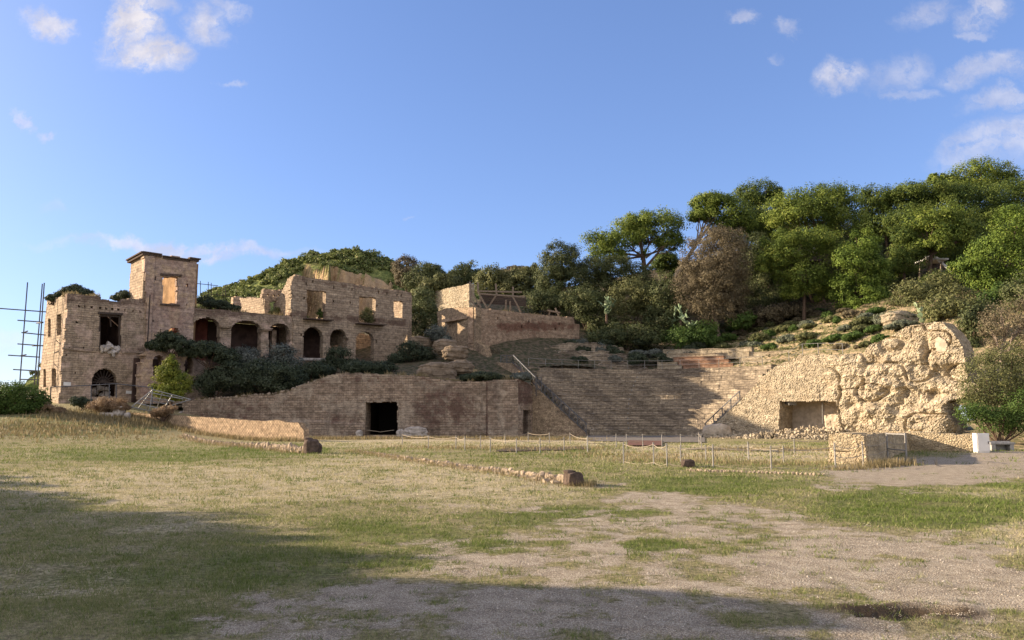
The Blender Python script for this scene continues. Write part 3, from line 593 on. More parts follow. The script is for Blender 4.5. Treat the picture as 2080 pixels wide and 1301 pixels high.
for h, o, w in ((.0, .18, .26), (.18, .34, .13)):
    co.bar(FP.w(k0 - o, cz[0] + h - .1, o - .3), FP.w(k0 + (k1 - k0) * .30, cz[0] + (cz[1] - cz[0]) * .3 + h - .1, o - .3), .7, w)
    co.bar(FP.w(k0 + (k1 - k0) * .33, cz[0] + (cz[1] - cz[0]) * .33 + h - .22, o - .3), FP.w(k0 + (k1 - k0) * .86, cz[0] + (cz[1] - cz[0]) * .86 + h - .2, o - .35), .6, w * .8)
    co.bar(FP.w(k0 + (k1 - k0) * .84, cz[0] + (cz[1] - cz[0]) * .9 + h, o - .3), FP.w(k1 + o, cz[1] + h, o - .3), .7, w)
    co.bar(FP.w(k0 - o + .2, cz[0] + h - .12, .3), FP.w(k0 - o + .2, cz[0] + h - .35, -4.4), .7, w)
co.build('tower_cornice', DARKST, villa)
lt = MB(); lt.bar(FP.at(325, 558.5, .16), FP.at(368, 560.5, .16), .3, .22); lt.build('tower_window_lintel', DARKST, villa); lt = MB(); lt.bar(FP.at(324, 619, .16), FP.at(364, 621, .16), .25, .16); lt.build('tower_window_sill', DARKST, villa)
pi = MB(); pi.bar(FP.at(303, 600, .15), FP.at(298, 700, .15), .12, .2, up=(*FP.n, 0)); pi.build('drain_pipe', IRONR, villa)
# arcade
ar = [(388, 625), (396, 625), (420, 628), (455, 630), (485, 634), (520, 636), (560, 640), (600, 643), (600, 760), (388, 760)]
gwall('arcade_wall', FP, ar, [arch(392, 448.5, 645, 664, 762), arch(470, 531.5, 651, 670, 762), arch(547, 590, 657, 674, 762)], res=.11, th=1.0, mat=TUFA, parent=villa, rough=.07, zmin=6, seed=6, relief=lambda s, z, pl: -.12 + .03 * fbm(s, z, 0, 8, 3), stain=lambda s, z, u, v: .9 * S((650 - v) / 16))
for u, v in ((457.5, 663), (539, 668)):
    cp = MB(); a, b = FP.at(u - 11.5, v, .0), FP.at(u + 11.5, v + .6, .0); cp.bar(a, b, .9, .16); cp.bar(FP.at(u - 10, v + 2.6, 0), FP.at(u + 10, v + 3.2, 0), .75, .12); cp.build('column_capital', TUFA, villa)
sa, sb = S_(391), S_(597)
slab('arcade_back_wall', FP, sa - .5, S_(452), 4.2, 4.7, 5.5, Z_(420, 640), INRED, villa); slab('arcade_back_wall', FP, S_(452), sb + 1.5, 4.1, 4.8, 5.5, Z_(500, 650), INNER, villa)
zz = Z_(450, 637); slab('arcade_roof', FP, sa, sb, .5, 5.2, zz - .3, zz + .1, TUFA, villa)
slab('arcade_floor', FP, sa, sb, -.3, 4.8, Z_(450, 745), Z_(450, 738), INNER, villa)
slab('arcade_pier', FP, S_(570), S_(579), 2.2, 2.7, 6, Z_(575, 668), TUFA, villa)
# walls standing back above the arcade roof
bp = FP.back(5.2)
gwall('rear_wall', bp, [(533, 590), (540, 587), (560, 590), (588, 590), (620, 592), (620, 650), (536, 650)], [rect(549, 612, 575, 640, 1)] + putlogs([(545, 600), (556, 600), (566, 601), (577, 602)], 4, 4), res=.13, th=.6, mat=TUFA2, parent=villa, rough=.14, seed=7)
lp = Pl(bp.w(S_(535, 620, bp), 0)[:2], bp.w(S_(535, 620, bp), 0)[:2] - FP.n * 9)
gwall('rear_cross_wall', lp, [(537, 604), (520, 606), (505, 604), (492, 606), (482, 603), (474, 604), (474, 640), (537, 645)], res=.13, th=.6, mat=TUFA2, parent=villa, rough=.12, seed=8)
gwall('rear_stub_wall', bp, [(474, 603), (486, 602), (489, 620), (490, 645), (474, 645)], res=.13, th=.6, mat=PINK, parent=villa, rough=.12, seed=9)
# hall
hw = [(597, 560), (601, 560), (640, 566), (690, 573), (740, 581), (790, 588), (818, 591), (836, 596), (835, 630), (833, 663), (828, 676), (822, 692), (806, 712), (790, 728), (782, 745), (592, 745), (594, 700), (597, 660), (592, 640), (590, 622), (593, 600), (590, 585), (594, 570)]
plg = putlogs([(623, 577), (635, 572), (678, 584), (618, 606), (690, 573), (677, 612), (712, 615), (715, 588), (769, 594), (766, 622), (807, 600), (815, 601), (612, 680), (649, 692), (706, 690), (764, 694), (640, 640), (648, 609), (786, 597)], 3.0, 5.5)
gwall('hall_front_wall', FP, hw, [rect(623.5, 590, 662, 647, 2.5), rect(729, 603, 763, 655, 2), rect(800, 611, 817.5, 645, 1.5), arch(616, 656, 665, 684, 729), arch(671, 704, 669, 685, 731), arch(723, 760, 674, 691, 735)] + plg, res=.11, th=.75, mat=TUFA2, parent=villa, rough=.09, zmin=7, seed=10, stain=lambda s, z, u, v: np.maximum(.55 * S((562 + (u - 600) * .15 + 16 - v) / 14), .9 * np.exp(-((v - 645 - (u - 680) * .09) / 9) ** 2)))
kh0, kh1 = S_(601, 640), S_(834, 640); zt = Z_(834, 597)
gwall('hall_end_wall', FP.perp(kh1 - .05, 9.5), [(.6, 6), (.6, zt - .2), (3, zt - .4), (6, zt - .9), (9, zt - 2.2), (9.4, 6)], res=.15, th=.7, mat=TUFA2, parent=villa, szmode=True, rough=.1, seed=12)
kp = S_(706, 640); gwall('hall_cross_wall', FP.perp(kp, 9), [(.7, 6), (.7, zt - .6), (3, zt - .8), (5.5, zt - 1.6), (7, zt - 3.2), (8.9, zt - 4), (8.9, 6)], [[(2.2, 7), (2.2, 11.2), (3.8, 11.2), (3.8, 7)]], res=.15, th=.6, mat=TUFA2, parent=villa, szmode=True, rough=.14, seed=13)
gwall('hall_rear_wall', FP.back(9.0), [(kh0 + 4, 5), (kh0 + 4, zt - 4), (kh0 + 9, zt - 3.4), (kp, zt - 4.2), (kh1, zt - 5), (kh1, 5)], res=.2, th=.6, mat=TUFA2, parent=villa, szmode=True, rough=.2, seed=14)
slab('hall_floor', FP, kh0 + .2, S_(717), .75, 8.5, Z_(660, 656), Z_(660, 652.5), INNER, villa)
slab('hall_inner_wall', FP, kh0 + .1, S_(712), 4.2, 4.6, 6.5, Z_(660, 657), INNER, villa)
gwall('hall_left_wall', FP.perp(kh0 + .05, 6), [(.6, 6), (.6, zt + .6), (2.5, zt + .2), (4, zt - 1.5), (5.9, zt - 2.5), (5.9, 6)], res=.15, th=.7, mat=TUFA2, parent=villa, szmode=True, rough=.14, seed=15)
for a, b, v in ((615, 671, 648.5), (721, 778, 658)):
    mb = MB(); mb.bar(FP.at(a, v, .45), FP.at(b, v + 3.6, .45), .95, .13); mb.build('balcony_slab', DARKST, villa)
mb = MB(); mb.bar(FP.at(608, 730, .1), FP.at(668, 731, .1), .5, .3); mb.build('door_sill', PALE, villa)
# lower terrace storey in front of tower and arcade
tp_ = Pl(FP.A + FP.n * 2.6, FP.A + FP.d * 45 + FP.n * 2.6)
gwall('terrace_wall', tp_, [(288, 722), (300, 716), (320, 713), (345, 716), (380, 724), (425, 737), (452, 742), (452, 820), (288, 820)], [arch(310, 334.5, 722, 737, 762), arch(375, 393, 727, 738, 760), rect(424, 731, 452, 770), rect(288, 722, 296, 736)], res=.11, th=1.6, mat=PINK, parent=villa, rough=.12, zmin=2.5, seed=16)
slab('terrace_back_wall', tp_, S_(290, 700, tp_), S_(452, 700, tp_), 2.0, 2.4, 2.5, Z_(380, 730, tp_), INNER, villa)
# pale notice boards fixed to the wing
for u, v, w, h in ((136, 780, 15, 7), (262, 797, 13, 6)):
    mb = MB(); mb.bar(FP.at(u - w / 2, v, .06), FP.at(u + w / 2, v + .6, .06), .03, h * 80 / F); o = mb.build('notice_board', WHITE); tag(o, 'small blank white notice board on the villa wall ' + ('at its lit corner' if u < 200 else 'right of the fanlight arch, slightly tilted'), 'sign')

# ------------------------------------------------------------------ theatre: front wall, stair walls, seats
WP = Pl(XY(360, 80), XY(1051, 80))
front = empty('theatre_front_wall', WP.w(20, 0), 'long shaded stone wall with brown stains and dark square doorway', 'wall')
def stf(s, z, u, v):
    r = .85 * np.exp(-(((u - 900) / 75) ** 2 + ((v - 830) / 42) ** 2) ** 2) + .5 * np.exp(-(((u - 470) / 90) ** 2 + ((v - 840) / 40) ** 2) ** 2) + .35 * S((770 + 26 - v) / 26) * S((v - 755) / 5) + .8 * (u > 1035) * 0
    r = np.maximum(r, .95 * np.exp(-((u - 989) / 2.5) ** 2)) * (1 - .9 * S((u - 991) / 2))
    return r + .4 * np.exp(-(((u - 690) / 60) ** 2 + ((v - 850) / 18) ** 2) ** 2)
gwall('stone_facing', WP, [(371, 817), (400, 813), (430, 812), (470, 809), (500, 806), (545, 803), (575, 800), (590, 794), (612, 784), (640, 775), (665, 764), (690, 759), (722, 758), (780, 761), (830, 763), (862, 765), (905, 773), (950, 775), (990, 774), (1048, 771), (1052, 771), (1052, 900), (371, 900)],
      [[(742.5, 817), (807.5, 817), (807, 850), (808.5, 884), (740.5, 884), (742, 850)]], res=.09, th=3.0, mat=FRONT, parent=front, rough=.07, zmin=-.6, seed=20, stain=stf,
      relief=lambda s, z, pl: .05 * fbm(s * .8, z * .8, 0, 3, 4) + .05 * (worley(s / .32, z / .16, 3)[1] - worley(s / .32, z / .16, 3)[0]) + .22 * S((1.55 + .15 * np.sin(s * .6) - z) / .3) * (s < 19.3) + .16 * (s > S_(990, 830, WP)))
ps = [S_(735, 850, WP), S_(815, 850, WP)]
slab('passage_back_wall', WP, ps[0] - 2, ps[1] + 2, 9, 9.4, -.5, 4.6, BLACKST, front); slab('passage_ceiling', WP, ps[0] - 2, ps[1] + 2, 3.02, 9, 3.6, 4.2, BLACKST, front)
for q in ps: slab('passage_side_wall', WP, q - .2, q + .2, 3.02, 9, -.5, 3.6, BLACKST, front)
g_ = MB(); g_.tube([WP.at(744, 874, -.2), WP.at(772, 878, -.2), WP.at(800, 874, -.2)], .025, 5); g_.build('barrier_rope', ROPE, front)
# capping of broken rubble along the low end
rub = MB(); rs = np.random.RandomState(9)
for k in range(420):
    u = rs.uniform(368, 640); v = float(np.interp(u, [368, 430, 500, 560, 600, 640], [817, 812, 806, 801, 789, 775])); off = -rs.uniform(.0, 3.0); p = WP.at(u, v - rs.uniform(-1, 2.4), off); rub.hull(p, rs.uniform(.08, .24, 3), seed=k, n=12)
rub.build('rubble_capping', RIDGE, front)
ep = MB()
for k in range(90): ep.hull(WP.w(S_(371, 840, WP) - rs.uniform(-.2, 1.6) * (1 - k / 110), .2 + 3.0 * (k / 90) * rs.uniform(.5, 1), -rs.uniform(0, 2.6)), rs.uniform(.15, .42, 3), seed=k + 500, n=14)
ep.build('broken_end', PALE, front)
# splayed return with the small gated doorway
RP = Pl(XY(1051.5, 80.02), XY(1081.5, 82.4))
gwall('doorway_return', RP, [(1051.5, 770), (1068, 776), (1083, 786), (1083, 900), (1051.5, 900)], [rect(1063, 833, 1077.5, 883)], res=.08, th=.9, mat=FRONT, parent=front, rough=.04, zmin=-.6, seed=21, stain=lambda s, z, u, v: .95 * S((833 - v) / 20))
gt = MB()
for q in np.linspace(1064, 1076.5, 7): gt.bar(RP.at(q, 834, -.3), RP.at(q, 883, -.3), .035)
for v in (836, 858, 880): gt.bar(RP.at(1063.5, v, -.3), RP.at(1077, v, -.3), .05)
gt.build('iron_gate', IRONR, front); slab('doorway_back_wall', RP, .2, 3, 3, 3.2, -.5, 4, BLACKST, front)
# pale fallen blocks at the foot of the wall
for nm, lb, u, v, r, sd in (('fallen_stone_block', 'big pale rounded stone block leaning at wall foot right of doorway', 846, 872, (1.25, .6, .62), 3), ('fallen_stone_block', 'small pale stone next to the right jamb of the dark doorway', 816, 875, (.42, .4, .45), 5), ('fallen_stone_block', 'small pale stone left of the dark doorway', 733, 876, (.35, .35, .4), 8), ('fallen_stone_block', 'low flat stone at wall foot between doorway and gated door', 965, 876, (.9, .4, .33), 11)):
    p = WP.at(u, v, .7); p[2] = r[2] * .65; tag(rock(nm, p, r, sd, PALE if v != 876 or u < 900 else ROCK), lb, 'stone')
# stair flank wall, and the stepped wall climbing to the bastion
st = empty('stair_flank_wall', XY(1081, 82).tolist() + [0], 'pale triangular rubble wall under the grey stair railing', 'wall')
SP_ = Pl(XY(1083, 82.4), XY(1192, 79.5))
gwall('stone_facing', SP_, [(1082, 785), (1087, 787), (1120, 817), (1155, 850), (1189, 881), (1191, 905), (1082, 905)], res=.08, th=.45, mat=ANAL, parent=st, rough=.04, zmin=-.5, seed=23, relief=lambda s, z, pl: .04 * fbm(s, z, 0, 5, 3) + .03 * S((.9 - z) / .3))
BP = Pl(XY(888, 106), XY(1085, 86))
bast = empty('bastion', BP.w(6, 8), 'big two-sided stone retaining wall with reddish brick bands above the upper seats', 'wall')
gwall('side_wall', BP, [(888, 634), (905, 627), (940, 625), (966.5, 625.5), (966.5, 694), (982, 703), (992, 733), (1010, 738), (1036, 739), (1052, 752), (1074, 775), (1087, 787), (1087, 805), (905, 805), (905, 720), (890, 690)], putlogs([(958, 640), (914, 662)], 3, 5), res=.1, th=.8, mat=ANAL, parent=bast, rough=.06, zmin=4, seed=24)
kb = S_(962, 660, BP); ca = BP.w(kb, 0)[:2]; BF = Pl(ca, ca + np.array([1.2, 1.0]) * 12)
gwall('front_face', BF, [(961, 625), (1000, 629), (1050, 635), (1100, 640), (1166, 645), (1167, 658), (1177, 659), (1177, 720), (961, 745)], putlogs([(1011, 647), (1026, 641), (1074, 654), (1136, 659), (1060, 664), (1128, 669)], 3, 5), res=.1, th=1.0, mat=BAST, parent=bast, rough=.06, zmin=9, seed=25,
      stain=lambda s, z, u, v: .9 * np.exp(-(((v - 663) / 9) ** 2)) * S((u - 985) / 40) + .5 * np.exp(-(((v - 672) / 14) ** 2 + ((u - 1060) / 60) ** 2)))
zb = Z_(1000, 634, BF); slab('bastion_top', BF, .1, BF.L * .8, .9, 7, zb - .9, zb - .5, BAST, bast)

NR = 14
def quad3(Lp, Mp, Rp, tt):
    C = 2 * Mp - .5 * (Lp + Rp); tt = np.asarray(tt)[:, None]; return (1 - tt) ** 2 * Lp + 2 * tt * (1 - tt) * C + tt ** 2 * Rp
LB, LT, MBm, MT, RB, RT = XY(1195, 81.5), XY(1062, 92), XY(1312, 86.5), XY(1290, 97), XY(1432, 81.5), XY(1557, 90)
ZB, ZT = .12, 7.72
def arc(k, tt, ext=0.0):
    q = k / NR; return quad3(LB + (LT - LB) * q, MBm + (MT - MBm) * q, RB + (RT - RB) * q, tt)
seat = empty('theatre_seating', [*MBm, 0], 'curved tiers of weathered stone seats facing the lawn, half in shadow', 'theatre seats')
def row(name, k, k2, z0, z1, mat, parent, t0=0.0, t1=1.0, ruin=.02, n=150, seed=0, drop=0.0):
    tt = np.linspace(t0, t1, n); a = arc(k, tt); b = arc(k2, tt); s = np.r_[0, np.cumsum(np.hypot(*np.diff(a, axis=0).T))]
    blk = np.floor(s / .8); bj = (h32(blk, blk * 0 + k, blk * 0 + seed) - .5); nz = ruin * (2.2 * bj + 3 * fbm(s * .8, k + 0 * s, 0, seed, 3)); no = ruin * 2.0 * (h32(blk, blk * 0 + k + 50, blk * 0 + seed) - .5)
    fw = (MBm - MT) / np.hypot(*(MBm - MT))
    if drop: nz = nz - drop * S((fbm(s * .35, k * 3.1 + 0 * s, 0, seed + 5, 3) + .12) / .2)
    a1 = a + fw * (no[:, None] + .03); pr = [np.c_[a + fw * no[:, None], np.full(n, z0 - .35)], np.c_[a + fw * no[:, None], z1 - .11 + nz], np.c_[a1 + fw * .03, z1 - .09 + nz], np.c_[a1 + fw * .03, z1 - .01 + nz], np.c_[a - fw * .05, z1 + nz], np.c_[b - fw * .25, z1 - .02 + nz * .6], np.c_[b - fw * .25, np.full(n, z0 - .35)]]
    V = np.concatenate(pr); f = []; i = np.arange(n - 1)
    for q in range(len(pr) - 1): f.append(np.stack([q * n + i, q * n + i + 1, (q + 1) * n + i + 1, (q + 1) * n + i], 1))
    m = len(pr); caps = [np.array([[q * n for q in range(m)]]), np.array([[q * n + n - 1 for q in range(m)][::-1]])]
    wc = np.concatenate([np.stack([s, np.full(n, 0) + p[:, 2] + q * .13, 0 * s], 1) for q, p in enumerate(pr)])
    return mk(name, V, [np.concatenate(f)] + caps, mat, parent, {'wc': wc})
for k in range(NR):
    z0 = ZB + (ZT - ZB) * k / NR; z1 = ZB + (ZT - ZB) * (k + 1) / NR
    row('seat_row', k, k + 1 if k < NR - 1 else NR + 2.2, z0, z1, SEAT, seat, .012, 1.035, .045, seed=k, drop=.05)
# stair up the middle: half-height blocks in front of each row, with a pale kerb beside it
sm = MB(); kb_ = MB()
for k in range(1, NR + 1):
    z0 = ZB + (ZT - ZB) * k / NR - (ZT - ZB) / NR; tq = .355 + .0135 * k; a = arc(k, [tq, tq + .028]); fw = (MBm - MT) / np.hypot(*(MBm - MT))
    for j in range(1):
        p, q = a[0] + fw * .22, a[1] + fw * .22; sm = MB(); sm.bar([*p, z0 - .5], [*q, z0 - .5], .4, .55); sm.build('stair_step', DARKST, seat)  # darker stone than the rows: the stair's shading is put into its colour
    kb_.bar([*(arc(k - 1, [.345 + .0135 * (k - 1)])[0] + fw * .1), z0 + .05], [*(arc(k, [.345 + .0135 * k])[0] + fw * .1), z0 + .05 + (ZT - ZB) / NR], .08, .07)
kb_.build('stair_handrail', POST, seat)
# broken upper tiers above the walkway
for j in range(6):
    k = NR + 2.2 + j * 1.15; z0 = ZT + j * .6 + .1
    row('ruined_seat_row', k, k + 1.15, z0, z0 + .6, SEAT, seat, .06 + .03 * j, .56 - .02 * j, .10, 190, 60 + j, .42)
for j in range(3):
    k = NR + 2.2 + j * 1.0; z0 = ZT + j * .55
    row('restored_brick_row', k, k + 1.2, z0, z0 + .55, SEAT_R, seat, .70 - .02 * j, .875 - .022 * j, .01, 60, 80 + j)
for j in range(5):
    k = NR + 2.2 + j * 1.1; z0 = ZT + j * .55
    row('upper_tier_wall', k, k + 1.2, z0, z0 + .56, MASS, seat, (.60 if j < 3 else .62), (.695 - .02 * j if j < 3 else .9), .03, 70, 90 + j, .1)
for j in range(4):
    k = NR + 1.9 + j * 1.3; z0 = ZT + j * .55 - .1
    row('upper_tier_wall', k, k + 1.4, z0, z0 + .56, MASS, seat, .925 - .022 * j, 1.12, .03, 60, 120 + j, .1)

# stairs and railings either side of the seats
def railing(name, label, P0, P1, h=.95, n=5, mat=IRON, pat=True, sub=2):
    P0 = np.array(P0); P1 = np.array(P1); root = empty(name, P0, label, 'railing'); up = np.array([0, 0, h])
    mb = MB()
    for q in range(n + 1):
        p = P0 + (P1 - P0) * q / n; mb = MB(); mb.bar(p - [0, 0, .1], p + up * 1.03, .08); mb.build('post', mat, root)
    for f, w in ((1, .08), (.12, .06)): mb = MB(); mb.bar(P0 + up * f, P1 + up * f, w); mb.build('rail', mat, root)
    if pat:
        mb = MB(); lo, hi = up * .12, up * .98
        for q in range(n * sub):
            a = P0 + (P1 - P0) * q / (n * sub); b = P0 + (P1 - P0) * (q + 1) / (n * sub); mb.bar(a + lo, b + hi, .02); mb.bar(a + hi, b + lo, .02)
            pass
        mb.build('lattice', mat, root)
    return root
def stairflight(name, label, P0, P1, wdir, w, mat, n=24):
    mb = MB(); P0 = np.array(P0); P1 = np.array(P1); d = (P1 - P0); wd = np.array([*wdir, 0.0]) * w
    for q in range(n):
        a = P0 + d * q / n; b = P0 + d * (q + 1) / n; z = a[2] + d[2] / n; A = [a, b, b + wd, a + wd]
        V = [[p[0], p[1], a[2] - 1.2] for p in A] + [[p[0], p[1], z] for p in A]; mb.add(V, [(0, 3, 2, 1), (4, 5, 6, 7), (0, 1, 5, 4), (1, 2, 6, 5), (2, 3, 7, 6), (3, 0, 4, 7)])
    return tag(mb.build(name, mat), label, 'stair')
q0, q1, q2 = SP_.at(1189, 881, -.2), SP_.at(1089, 789, -.2), BP.at(1036, 739, -.4)
railing('stair_railing', 'long grey lattice railing sloping down from the upper walkway to the orchestra', q0, q1, 1.0, 6)
railing('stair_railing', 'upper grey lattice railing between the landing and the stepped wall', BP.at(1085, 786, -.2), q2, 1.0, 3)
railing('landing_railing', 'short level grey railing on top of the stepped wall', q2, BP.at(1011, 737.5, -.4), .9, 2)
pn = MB(); a = q1 + np.array([-.1, -.25, .1])
for dx, dz in ((0, 0), (.55, 0)): pn.bar(a + [dx, 0, -.9], a + [dx, 0, 1.0], .07)
for dz in (-.2, .35, 1.0): pn.bar(a + [0, 0, dz], a + [.55, 0, dz], .06)
pn.bar(a + [.12, 0, .0], a + [.43, 0, .8], .04); pn.bar(a + [.43, 0, .0], a + [.12, 0, .8], .04)
tag(pn.build('railing_gate', IRON), 'narrow grey metal gate panel where the two stair railings meet', 'gate')
stairflight('stone_stair', 'flight of stone steps behind the left lattice railing', q0 + [0, .3, -.2], q1 + [0, .4, -.2], (.25, .97), 1.3, SEAT)

# ------------------------------------------------------------------ the lit ruin on the right
MP = Pl(XY(1430, 79), XY(1965, 62))
ruin = empty('theatre_side_ruin', MP.w(8, 0), 'great sunlit mass of broken tufa masonry with a square niche, right of the seats', 'ruin')
NICHE = [(1583, 815.5), (1701, 815.5), (1702, 860), (1698, 890), (1640, 889), (1612, 878), (1583, 879)]
def ell(u, v, a, b, ra, rb, p=1.0): return np.exp(-((((u - a) / ra) ** 2 + ((v - b) / rb) ** 2) ** p))
def rel_m(s, z, pl):
    u, v = pxof(pl.w(s, z)); w1, w2, wid = worley(s / .22, z / .17, 5); u = u + 14 * fbm(s * 1.3, z * 1.3, 0, 61, 4); v = v + 11 * fbm(s * 1.3, z * 1.3, 0, 67, 4)
    rghn = S((u - 1650) / 60)
    r = .055 * S((w2 - w1) / .3) * (.5 + 1.0 * wid) + (.10 + .08 * rghn) * fbm(s * .9, z * .9, 0, 8, 5) + .22 * rghn * fbm(s * .4, z * .4, 0, 18, 3)
    r = r + .45 * ell(u, v, 1790, 775, 80, 50, 1.3) + .35 * ell(u, v, 1740, 840, 38, 70, 1.1) + .6 * S((v - 812 - 10 * np.sin(u * .035)) / 26) * S((u - 1745) / 45) * S((1945 - u) / 30)
    r = r - .75 * ell(u, v, 1926, 757, 34, 15, 2.2) - .7 * ell(u, v, 1897, 802, 18, 10, 1.8) - .5 * ell(u, v, 1838, 792, 9, 26, 1.2) - .5 * ell(u, v, 1880, 715, 8, 34, 1) - .6 * ell(u, v, 1733, 820, 9, 16) - .5 * ell(u, v, 1778, 728, 14, 7) - .45 * ell(u, v, 1762, 775, 5, 26)
    r = r + .40 * ell(u, v, 1912, 702, 16, 20, 2) * 0 + .35 * S((v - 880) / 22) * S((1700 - u) / 40) * 2.2 + .5 * S((v - 862) / 6) * S((u - 1600) / 30) * S((1760 - u) / 30) * fbm(s * 1.6, z * 1.6, 0, 33, 4)
    r = r + .12 * S((u - 1500) / 100) * S((735 - v + 10) / 6) * 0 + .30 * fbm(s * 1.3, z * 1.3, 0, 44, 4) * ell(u, v, 1800, 790, 130, 90, 2)
    r = r + rghn * (.20 * fbm(s * .5, z * .9, 0, 71, 5, .6) - .13 * S((fbm(s * .9, z * 2.2, 0, 81, 4) - .12) / .10) + .10 * fbm(s * 2.2, z * 3.2, 0, 73, 4, .6))
    r = r + .40 * ell(u, v, 1912, 702, 16, 20, 2) * 0 + .35 * S((v - 880) / 22) * S((1700 - u) / 40) * 2.2 + .5 * S((v - 862) / 6) * S((u - 1600) / 30) * S((1760 - u) / 30) * fbm(s * 1.6, z * 1.6, 0, 33, 4)
    r = r + .12 * S((u - 1500) / 100) * S((735 - v + 10) / 6) * 0 + .30 * fbm(s * 1.3, z * 1.3, 0, 44, 4) * ell(u, v, 1800, 790, 130, 90, 2)
    ws, wz = s + .5 * fbm(s * .9, z * .9, 0, 71, 4), z + .4 * fbm(s * .9, z * .9, 0, 72, 4); b1, b2, bid = worley(ws / 1.5, wz / 1.0, 77); c1, c2, cid = worley(ws / .62, wz / .42, 79)
    r = r + rghn * (.13 * (bid - .5) + .08 * (cid - .5) - .05 * S((.10 - (b2 - b1)) / .1))
    r = r + .40 * ell(u, v, 1912, 702, 16, 20, 2) * 0 + .35 * S((v - 880) / 22) * S((1700 - u) / 40) * 2.2 + .5 * S((v - 862) / 6) * S((u - 1600) / 30) * S((1760 - u) / 30) * fbm(s * 1.6, z * 1.6, 0, 33, 4)
    r = r + .12 * S((u - 1500) / 100) * S((735 - v + 10) / 6) * 0 + .30 * fbm(s * 1.3, z * 1.3, 0, 44, 4) * ell(u, v, 1800, 790, 130, 90, 2)
    rg = 1 - np.abs(2 * (vn(s * .55, z * .75, 0, 71) - .5)) * 2; r = r - .28 * rghn * S((rg - .72) / .22) + .10 * rghn * (np.floor(z * 1.7 + 1.2 * fbm(s * .5, z * .5, 0, 73, 3)) % 2) * vn(s * .6, z * .6, 0, 75)
    return r
gwall('rubble_face', MP, [(1426, 930), (1432, 878), (1470, 845), (1506, 813), (1530, 786), (1558, 757), (1575, 745), (1600, 735), (1625, 722), (1660, 721), (1700, 722), (1740, 719), (1757, 716), (1768, 702), (1790, 690), (1815, 679), (1835, 669), (1852, 662), (1880, 658), (1905, 655), (1914, 654), (1930, 670), (1946, 688), (1955, 708), (1960, 735), (1964, 772), (1990, 785), (1986, 800), (1930, 815), (1925, 835), (1938, 860), (1945, 880), (1948, 935)],
      [NICHE], res=.075, th=2.6, mat=MASS, parent=ruin, rough=.10, zmin=-.9, seed=30, relief=rel_m)
nb_ = MP.back(2.5); gwall('niche_wall', nb_, [(1560, 800), (1730, 800), (1730, 910), (1560, 910)], res=.1, th=.3, mat=MASSP, parent=ruin, rough=0, relief=lambda s, z, pl: .25 * S((s - S_(1668, 850, pl)) / .6) * (1 + fbm(s * 2, z * 2, 0, 4, 4) * 1.5) + .03 * fbm(s, z, 0, 4, 3))
nl = MB(); nl.bar(MP.at(1579, 813.5, -.9), MP.at(1706, 813.5, -.9), 1.5, .14); nl.build('niche_lintel', WOOD, ruin)
nl = MB(); nl.bar(MP.at(1586, 818, -1.4), MP.at(1604, 820, -.6), .7, .3); nl.build('niche_beam', POST, ruin); nl = MB(); nl.tube([MP.at(1664, 817, -.6), MP.at(1664.5, 861, -.6)], .035, 5); nl.build('niche_prop', POST, ruin)
gwall('plaster_patch', Pl(MP.A + MP.n * .10, MP.A + MP.n * .10 + MP.d * MP.L), [(1899, 690), (1908, 684), (1920, 690), (1925, 702), (1920, 716), (1911, 722), (1904, 715), (1899, 704)], res=.07, th=.5, mat=MASSP, parent=ruin, rough=.12, seed=33, relief=lambda s, z, pl: .12 * fbm(s * 1.5, z * 1.5, 0, 3, 4))
# talus of loose stones under the niche, one heap
tl = MB()
for k in range(1100):
    u = rs.uniform(1440, 1720); f = rs.rand() ** 1.6; k_, z_ = MP.sz(u, 885); p = MP.w(k_, 0, .3 + 4.2 * f); zt_ = max(.02, 1.0 * (1 - f) * (.5 + .5 * S((u - 1530) / 60)) * (.7 + .6 * vn(u * .02, f * 2))); p[2] = g0(p[0], p[1]) + zt_ * rs.uniform(.4, 1); tl.hull(p, rs.uniform(.06, .20, 3) * (1.3 - .5 * f), seed=k, n=10, tint=rs.rand())
o = tl.build('rubble_talus', MASS); tag(o, 'loose slope of ochre rubble spilling below the square niche', 'rubble', kind='stuff')
p = MP.at(1468, 893, 1.0); p[2] = .45; tag(rock('pale_boulder', p, (1.35, .8, .85), 4, MASSP, -.6, .2), 'pale smooth boulder at the foot of the right stair wall', 'boulder')
tag(rock('hilltop_boulder', P(1830, 656, 87), (2.3, 1.4, 1.25), 14, MASS, .3, .3), 'tan boulder among grey shrubs above the lit ruin', 'boulder')
# right stair and railing
railing('stair_railing', 'grey lattice railing climbing the sunlit right edge of the seats', MP.at(1433, 880, .0), MP.at(1503, 815, .0), .95, 4)
stairflight('stone_stair', 'sunlit flight of stone steps beside the right end of the seats', MP.at(1432, 886, -.4) - [0, 0, .2], MP.at(1558, 757, -.4) - [0, 0, .3], (-.55, .83), 1.0, SEAT)
def thin_rail(name, label, pts, h, rails, r=.022, mat=POST):
    root = empty(name, pts[0], label, 'railing')
    for p in pts: mb = MB(); mb.bar(np.array(p) - [0, 0, .2], np.array(p) + [0, 0, h], .05); mb.build('post', mat, root)
    for f in rails: mb = MB(); mb.tube([np.array(a) + [0, 0, h * f] for a in pts], .018, 4); mb.build('rail', mat, root)
    return root
wk = arc(NR + .3, np.linspace(.03, .99, 14)); thin_rail('walkway_railing', 'thin two-bar railing along the curved walkway above the seats', [[*p, ZT] for p in wk], 1.05, (.5, 1))
thin_rail('ruin_top_railing', 'thin pale railing on top of the sunlit ruin', [MP.at(u, v, -1.2) for u, v in ((1590, 737), (1618, 722), (1650, 721), (1700, 722))], 1.1, (.5, 1))

